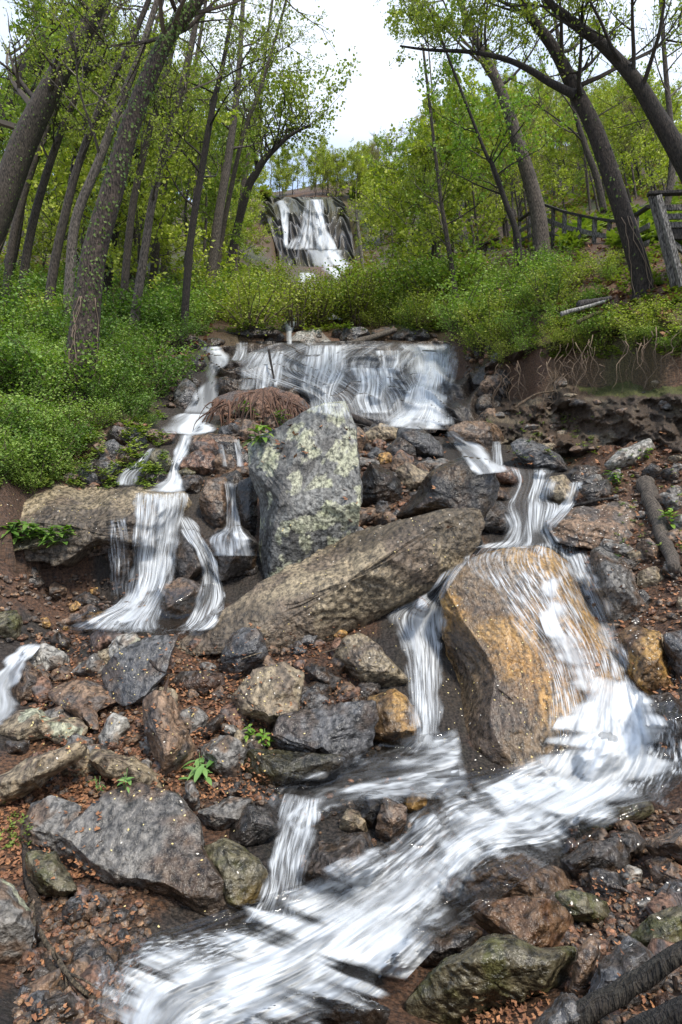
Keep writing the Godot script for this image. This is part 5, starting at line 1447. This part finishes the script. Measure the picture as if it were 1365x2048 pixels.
	stick("branch", "52,1700 60,1770 76,1810 78,1870 100,1930 130,1980", 0.0, 0.026, Color(0.1, 0.075, 0.055), "dark root-like branch beside the lower left boulder", "stick", 8, 2)
	stick("branch", "484,1318 520,1306 560,1298 620,1310 700,1290", 0.0, 0.008, Color(0.4, 0.32, 0.22), "pale bent twig below the tan slab", "stick", 5, 3)
	stick("branch", "300,1320 315,1338 330,1345", 0.0, 0.012, Color(0.07, 0.05, 0.04), "short dark stick on the big slate slab", "stick", 6, 1)
	stick("branch", "330,1385 338,1350 346,1315", 0.0, 0.014, Color(0.2, 0.12, 0.08), "brown stick in the leaves beside big slate slab", "stick", 6)
	stick("branch", "0,1366 20,1354 46,1360", 0.0, 0.018, Color(0.05, 0.045, 0.04), "dark curved stick over the left spill", "stick", 6)
	stick("branch", "1190,1632 1240,1640 1300,1642 1365,1640", 0.0, 0.009, Color(0.16, 0.1, 0.075), "long thin twig above the dark block", "stick", 5, 2)
	stick("branch", "1215,1770 1240,1776 1262,1786", 0.0, 0.014, Color(0.28, 0.24, 0.22), "short grey stick beside the pale cobble", "stick", 6)
	stick("branch", "1300,1720 1325,1745 1365,1762", 0.0, 0.008, Color(0.16, 0.1, 0.075), "reddish twig below the brown edge boulder", "stick", 5, 2)
	stick("branch", "1180,1930 1230,1870 1290,1830 1330,1815", 0.0, 0.016, Color(0.12, 0.085, 0.065), "forked brown branch over the lower right stones", "stick", 6, 5)
	stick("branch", "968,1362 1000,1380 1025,1400", 0.0, 0.01, Color(0.08, 0.055, 0.04), "short dark stick lying on the ochre boulder", "stick", 5)
	stick("branch", "1150,1012 1190,1002 1235,995", 0.0, 0.03, Color(0.09, 0.075, 0.065), "dark stick above the petal-strewn slab", "stick", 7)
	stick("branch", "1030,815,12.6 1070,790,12.8 1110,782,12.8", 0.0, 0.03, Color(0.2, 0.14, 0.09), "bare root limb in front of the eroded bank", "stick", 7)
	stick("branch", "538,700,17.2 545,740,16.8 556,800,16.0", 0.0, 0.035, Color(0.05, 0.04, 0.035), "thin dead stem in front of the slide", "stick", 6, 1)
	# root tangle left of the slide foot
	var R := at(515, 838, 12.4)
	var rt := base("root_tangle", R, "brown tangle of roots and soil below the slide's left end", "roots")
	var mound := rock_shape(poly_of("425,850 440,800 470,782 520,778 575,790 612,815 618,845 580,862 500,872 440,868"), 12.8, "red", {"t": 0.6, "rough": 1.6})
	put("soil_clump", mound[0], rock_mat("soil", 0.9, 4.0, 1.7), rt, (mound[1] as Vector3) - R)
	for k in 90:
		var x := rng.randf_range(430, 615)
		var y := 784.0 + pow(absf(x - 520.0) / 95.0, 2.0) * 26.0 + rng.randf_range(-8, 18)
		var p := at(x, y, 12.1 + rng.randf_range(-0.3, 0.3)) - R
		var pts := [p]
		var rad := [rng.randf_range(0.008, 0.024)]
		var dir := Vector3((x - 520.0) / 150.0 + rng.randf_range(-0.6, 0.6), rng.randf_range(-1.2, 0.1), rng.randf_range(0.0, 0.7)).normalized()
		for q in 5:
			dir = (dir + rand_dir() * 0.25 + Vector3.DOWN * 0.25).normalized()
			pts.append((pts[pts.size() - 1] as Vector3) + dir * rng.randf_range(0.08, 0.2))
			rad.append(maxf(rad[0] * (1.0 - 0.18 * q), 0.004))
		var t := Acc.new()
		t.tube(pts, rad, 4, Color(0.16, 0.085, 0.055).lerp(Color(0.07, 0.045, 0.035), rng.randf()), 0.2)
		put("root", t.smooth(), tinted_mat("root", 0.85), rt)

# ---------- fallen leaves and petals ----------
func build_litter() -> void:
	var lf := Acc.new()
	lf.leaf(Vector3.ZERO, Vector3.RIGHT, Vector3.UP, 1.0, 0.3, Color.WHITE)
	lf.leaf(Vector3(0.1, 0.05, 0.1), Vector3(0.6, 0.3, 0.7).normalized(), Vector3(0.2, 1, -0.3).normalized(), 0.8, 0.25, Color(0.8, 0.8, 0.8))
	var beds := [[60, 1270, 560, 1600, 3400, 0.036], [-280, 1560, 200, 1760, 2640, 0.032], [430, 1240, 720, 1420, 1100, 0.036], [60, 1790, 260, 2048, 160, 0.028], [1150, 940, 1650, 1500, 3000, 0.05], [1140, 1640, 1650, 2048, 980, 0.028], [930, 1980, 1100, 2060, 160, 0.026], [690, 860, 900, 1060, 400, 0.07], [1020, 820, 1650, 940, 828, 0.09], [920, 480, 1650, 680, 1825, 0.14], [-280, 560, 420, 740, 2000, 0.16], [430, 840, 700, 930, 300, 0.08]]
	var xf := []
	var cl := []
	for r in beds:
		for k in int(r[4]):
			var px := rng.randf_range(r[0], r[2])
			var py := rng.randf_range(r[1], r[3])
			var h := scene_tm.intersect_ray(Vector3.ZERO, ray(px, py).normalized())
			if not h: continue
			var p: Vector3 = h.position
			var g := hit(ground_tm, px, py)
			if g != Vector3.ZERO and absf(g.z - p.z) > 0.12 and rng.randf() < 0.93: continue
			var s: float = r[5] * rng.randf_range(0.6, 1.4)
			xf.append(Transform3D((Basis.from_euler(Vector3(rng.randf_range(-0.6, 0.6), rng.randf() * TAU, rng.randf_range(-0.6, 0.6)))).scaled(Vector3.ONE * s), p + Vector3(0, 0.012, 0)))
			cl.append(Color(0.2, 0.085, 0.045).lerp(Color(0.42, 0.2, 0.09), rng.randf()) * rng.randf_range(0.6, 1.15))
	scatter("leaf_litter", lf.flat(), tinted_mat("dead_leaf", 0.7), xf, cl, "rust-brown fallen leaves lying between the rocks", "leaves")
	var pet := Acc.new()
	pet.leaf(Vector3(-0.5, 0, 0), Vector3.RIGHT, Vector3.UP, 1.0, 0.32, Color.WHITE)
	xf = []
	cl = []
	var spots := [[560, 1030, 940, 1270, 150, 0], [880, 1180, 1130, 1560, 130, 0], [1090, 1000, 1300, 1100, 130, 1], [1180, 1090, 1400, 1500, 200, 1], [60, 1280, 560, 1600, 260, 0], [140, 1580, 480, 1860, 26, 0], [1140, 900, 1400, 1040, 160, 1], [0, 980, 260, 1100, 90, 0], [690, 1270, 830, 1400, 26, 0], [1130, 1620, 1400, 1900, 40, 1], [470, 1330, 610, 1470, 30, 0]]
	for r in spots:
		for k in int(r[4]):
			var h := scene_tm.intersect_ray(Vector3.ZERO, ray(rng.randf_range(r[0], r[2]), rng.randf_range(r[1], r[3])).normalized())
			if not h: continue
			var n: Vector3 = h.normal
			if n.dot(h.position) > 0.0: n = -n
			if n.y < 0.2: continue
			var x := n.cross(rand_dir()).normalized()
			var s := rng.randf_range(0.012, 0.026)
			xf.append(Transform3D(Basis(x, n, x.cross(n)).scaled(Vector3.ONE * s), h.position + n * 0.006))
			cl.append(Color(0.75, 0.7, 0.62) if r[5] == 1 or rng.randf() < 0.25 else Color(0.62, 0.46, 0.16).lerp(Color(0.7, 0.6, 0.3), rng.randf()))
	scatter("fallen_petals", pet.flat(), tinted_mat("petal", 0.7), xf, cl, "white and yellow petals scattered on the rocks", "petals")

func build_rubble() -> void:
	var s := rock_shape(poly_of("632,1024 660,985 705,990 732,1030 700,1062 655,1058"), F / 100.0, "brown", {"t": 0.9, "lean": 0.0})
	var xf := []
	var cl := []
	for r in [[40, 1270, 600, 1620, 700, 0.05], [30, 1780, 300, 2060, 500, 0.045], [1130, 930, 1650, 1520, 1348, 0.07], [1130, 1620, 1650, 2060, 962, 0.045], [680, 850, 960, 1070, 350, 0.09], [130, 850, 540, 1000, 350, 0.12], [-280, 1150, 300, 1290, 580, 0.06], [480, 820, 720, 930, 200, 0.1], [340, 660, 480, 860, 250, 0.2], [930, 700, 1010, 890, 200, 0.18], [600, 1560, 960, 1800, 200, 0.05], [560, 1370, 760, 1520, 120, 0.05]]:
		for k in int(r[4]):
			var at_px := Vector2(rng.randf_range(r[0], r[2]), rng.randf_range(r[1], r[3]))
			if in_flow(at_px): continue
			var p := hit(ground_tm, at_px.x, at_px.y)
			if p == Vector3.ZERO: continue
			var z: float = r[5] * rng.randf_range(0.5, 1.6)
			xf.append(Transform3D(Basis.from_euler(Vector3(rng.randf() * TAU, rng.randf() * TAU, rng.randf() * TAU)).scaled(Vector3(1, 0.75, 1) * z), p + Vector3(0, z * 0.2, 0)))
			var v := rng.randf_range(0.5, 1.5)
			cl.append([Color(1, 1, 1), Color(1.1, 0.8, 0.65), Color(0.9, 1.0, 1.1), Color(1.2, 1.05, 0.85)][rng.randi() % 4] * v)
	scatter("rubble", s[0], rock_mat("dry_rock", 0.7, 4.0, 0.9), xf, cl, "small broken stones filling the gaps between boulders", "rubble")

var shrub_marks := [[-60, 700, "just outside the left edge, high on the bank"], [-60, 850, "just outside the left edge, low on the bank"], [30, 700, "high on the bank at the left edge"], [30, 760, "halfway up the bank at the left edge"], [30, 830, "low on the bank at the left edge"], [30, 900, "above the broad ledge at the left edge"], [100, 700, "just left of the ivy-clad trunk"], [100, 780, "left of the ivy-clad trunk's foot"], [90, 860, "above the broad brown ledge"], [110, 940, "at the back of the broad brown ledge"], [160, 800, "at the ivy-clad trunk's foot"], [210, 710, "just right of the ivy-clad trunk"], [220, 770, "right of the ivy-clad trunk's foot"], [210, 840, "over the exposed roots of the left bank"], [280, 720, "below the kinked pale trunk"], [290, 780, "at the bank edge left of the chute"], [270, 840, "overhanging the lesser left cascade"], [330, 690, "between kinked pale trunk and darkest trunk"],
	[30, 600, "under the trees at the left edge"], [30, 660, "at the foot of the left edge trunks"], [120, 610, "under the trees left of the ivy-clad trunk"], [130, 670, "at the foot of the pale slim trunk"], [220, 610, "under the trees right of the ivy-clad trunk"], [290, 620, "under the trees behind the kinked trunk"], [250, 680, "beside the kinked trunk's foot"], [350, 600, "behind the darkest straight trunk"], [380, 660, "at the darkest straight trunk's foot"], [430, 610, "at the grey paired trunk's foot"], [480, 640, "above the slide's left end"], [520, 600, "left of the highest small cascade"], [560, 640, "beside the highest small cascade"],
	[610, 640, "in the thicket left of the pale rounded boulder"], [650, 640, "in the thicket above the pale rounded boulder"], [700, 640, "in the thicket above the slide's middle"], [750, 630, "above the grey driftwood log"], [800, 620, "above the flat grey slab"], [850, 620, "above the slide's right third"], [900, 640, "at the thin dark stem's foot"], [960, 600, "uphill of the slide's right edge"], [960, 680, "beside the slide's right edge"], [1030, 590, "at the forked sapling's foot"], [1030, 660, "between slide and eroded bank"], [1020, 720, "at the left end of eroded bank"],
	[1100, 540, "at the mottled grey trunk's foot"], [1100, 620, "left of the pale birch log"], [1110, 690, "at the eroded bank's edge below the birch log"], [1180, 540, "below the railing's bend"], [1190, 650, "below the pale birch log"], [1240, 600, "at the dark curving trunk's foot"], [1230, 690, "on the eroded bank's middle edge"], [1300, 660, "downhill of the wooden platform"], [1330, 690, "at the right end of eroded bank"], [1480, 620, "just outside the right edge"]]

func shrub_spot(q: Vector2) -> String:
	var best := 1e9
	var s := ""
	for m in shrub_marks:
		var d := q.distance_to(Vector2(m[0], m[1]))
		if d < best:
			best = d
			s = m[2]
	return s

func _ready() -> void:
	rng.seed = 42
	fn.seed = 5; fn.frequency = 0.01; fn.fractal_octaves = 3
	fine.seed = 9; fine.frequency = 0.02; fine.fractal_type = FastNoiseLite.FRACTAL_RIDGED; fine.fractal_octaves = 4
	cam_basis = Basis(Vector3.RIGHT, deg_to_rad(PITCH))
	# camera, sky, light
	var cam := Camera3D.new()
	cam.name = "camera"
	add_child(cam)
	cam.basis = cam_basis
	cam.fov = rad_to_deg(2.0 * atan(1024.0 / F))
	cam.near = 0.05
	cam.far = 900.0
	cam.current = true
	var env := Environment.new()
	env.tonemap_mode = Environment.TONE_MAPPER_LINEAR
	env.tonemap_exposure = 2.9
	env.background_mode = Environment.BG_SKY
	env.sky = Sky.new()
	env.sky.sky_material = make_sky()
	env.sdfgi_enabled = true
	env.ssao_enabled = true
	env.ssil_enabled = true
	var we := WorldEnvironment.new()
	we.name = "environment"
	we.environment = env
	add_child(we)
	var sun := DirectionalLight3D.new()
	sun.name = "sun"
	sun.light_color = Color(1.0, 0.965, 0.91)
	sun.light_energy = 0.5
	sun.light_angular_distance = 10.0
	sun.shadow_enabled = true
	add_child(sun)
	sun.look_at_from_position(Vector3.ZERO, Vector3(-0.35, -1.0, -0.45))
	# the place
	var t0 := Time.get_ticks_msec()
	build_ground()
	build_faces()
	build_rocks()
	build_loose()
	build_rubble()
	print("solid ", Time.get_ticks_msec() - t0)
	scene_tm = TriangleMesh.new()
	scene_tm.create_from_faces(solid_faces)
	build_water()
	print("water ", Time.get_ticks_msec() - t0)
	build_trees()
	print("trees ", Time.get_ticks_msec() - t0)
	build_plants()
	print("plants ", Time.get_ticks_msec() - t0)
	build_wood()
	build_litter()
	print("all ", Time.get_ticks_msec() - t0)

func make_sky() -> PanoramaSkyMaterial:
	var im := Image.create(512, 256, false, Image.FORMAT_RGBF)
	var n := FastNoiseLite.new()
	n.seed = 21; n.frequency = 0.9; n.fractal_octaves = 5
	for y in 256:
		var el := PI * (0.5 - (y + 0.5) / 256.0)
		for x in 512:
			var az := TAU * (x + 0.5) / 512.0
			var v := n.get_noise_3d(cos(az) * cos(el), sin(el) * 1.6, sin(az) * cos(el))
			var k := smoothstep(-0.25, 0.3, v)
			var col := Color(0.2, 0.27, 0.4).lerp(Color(0.4, 0.44, 0.5), k)
			col = col.lerp(Color(0.42, 0.44, 0.48), smoothstep(0.2, 0.5, v))
			if el < 0.0: col = Color(0.2, 0.2, 0.18)
			im.set_pixel(x, y, col)
	var m := PanoramaSkyMaterial.new()
	m.panorama = ImageTexture.create_from_image(im)
	return m
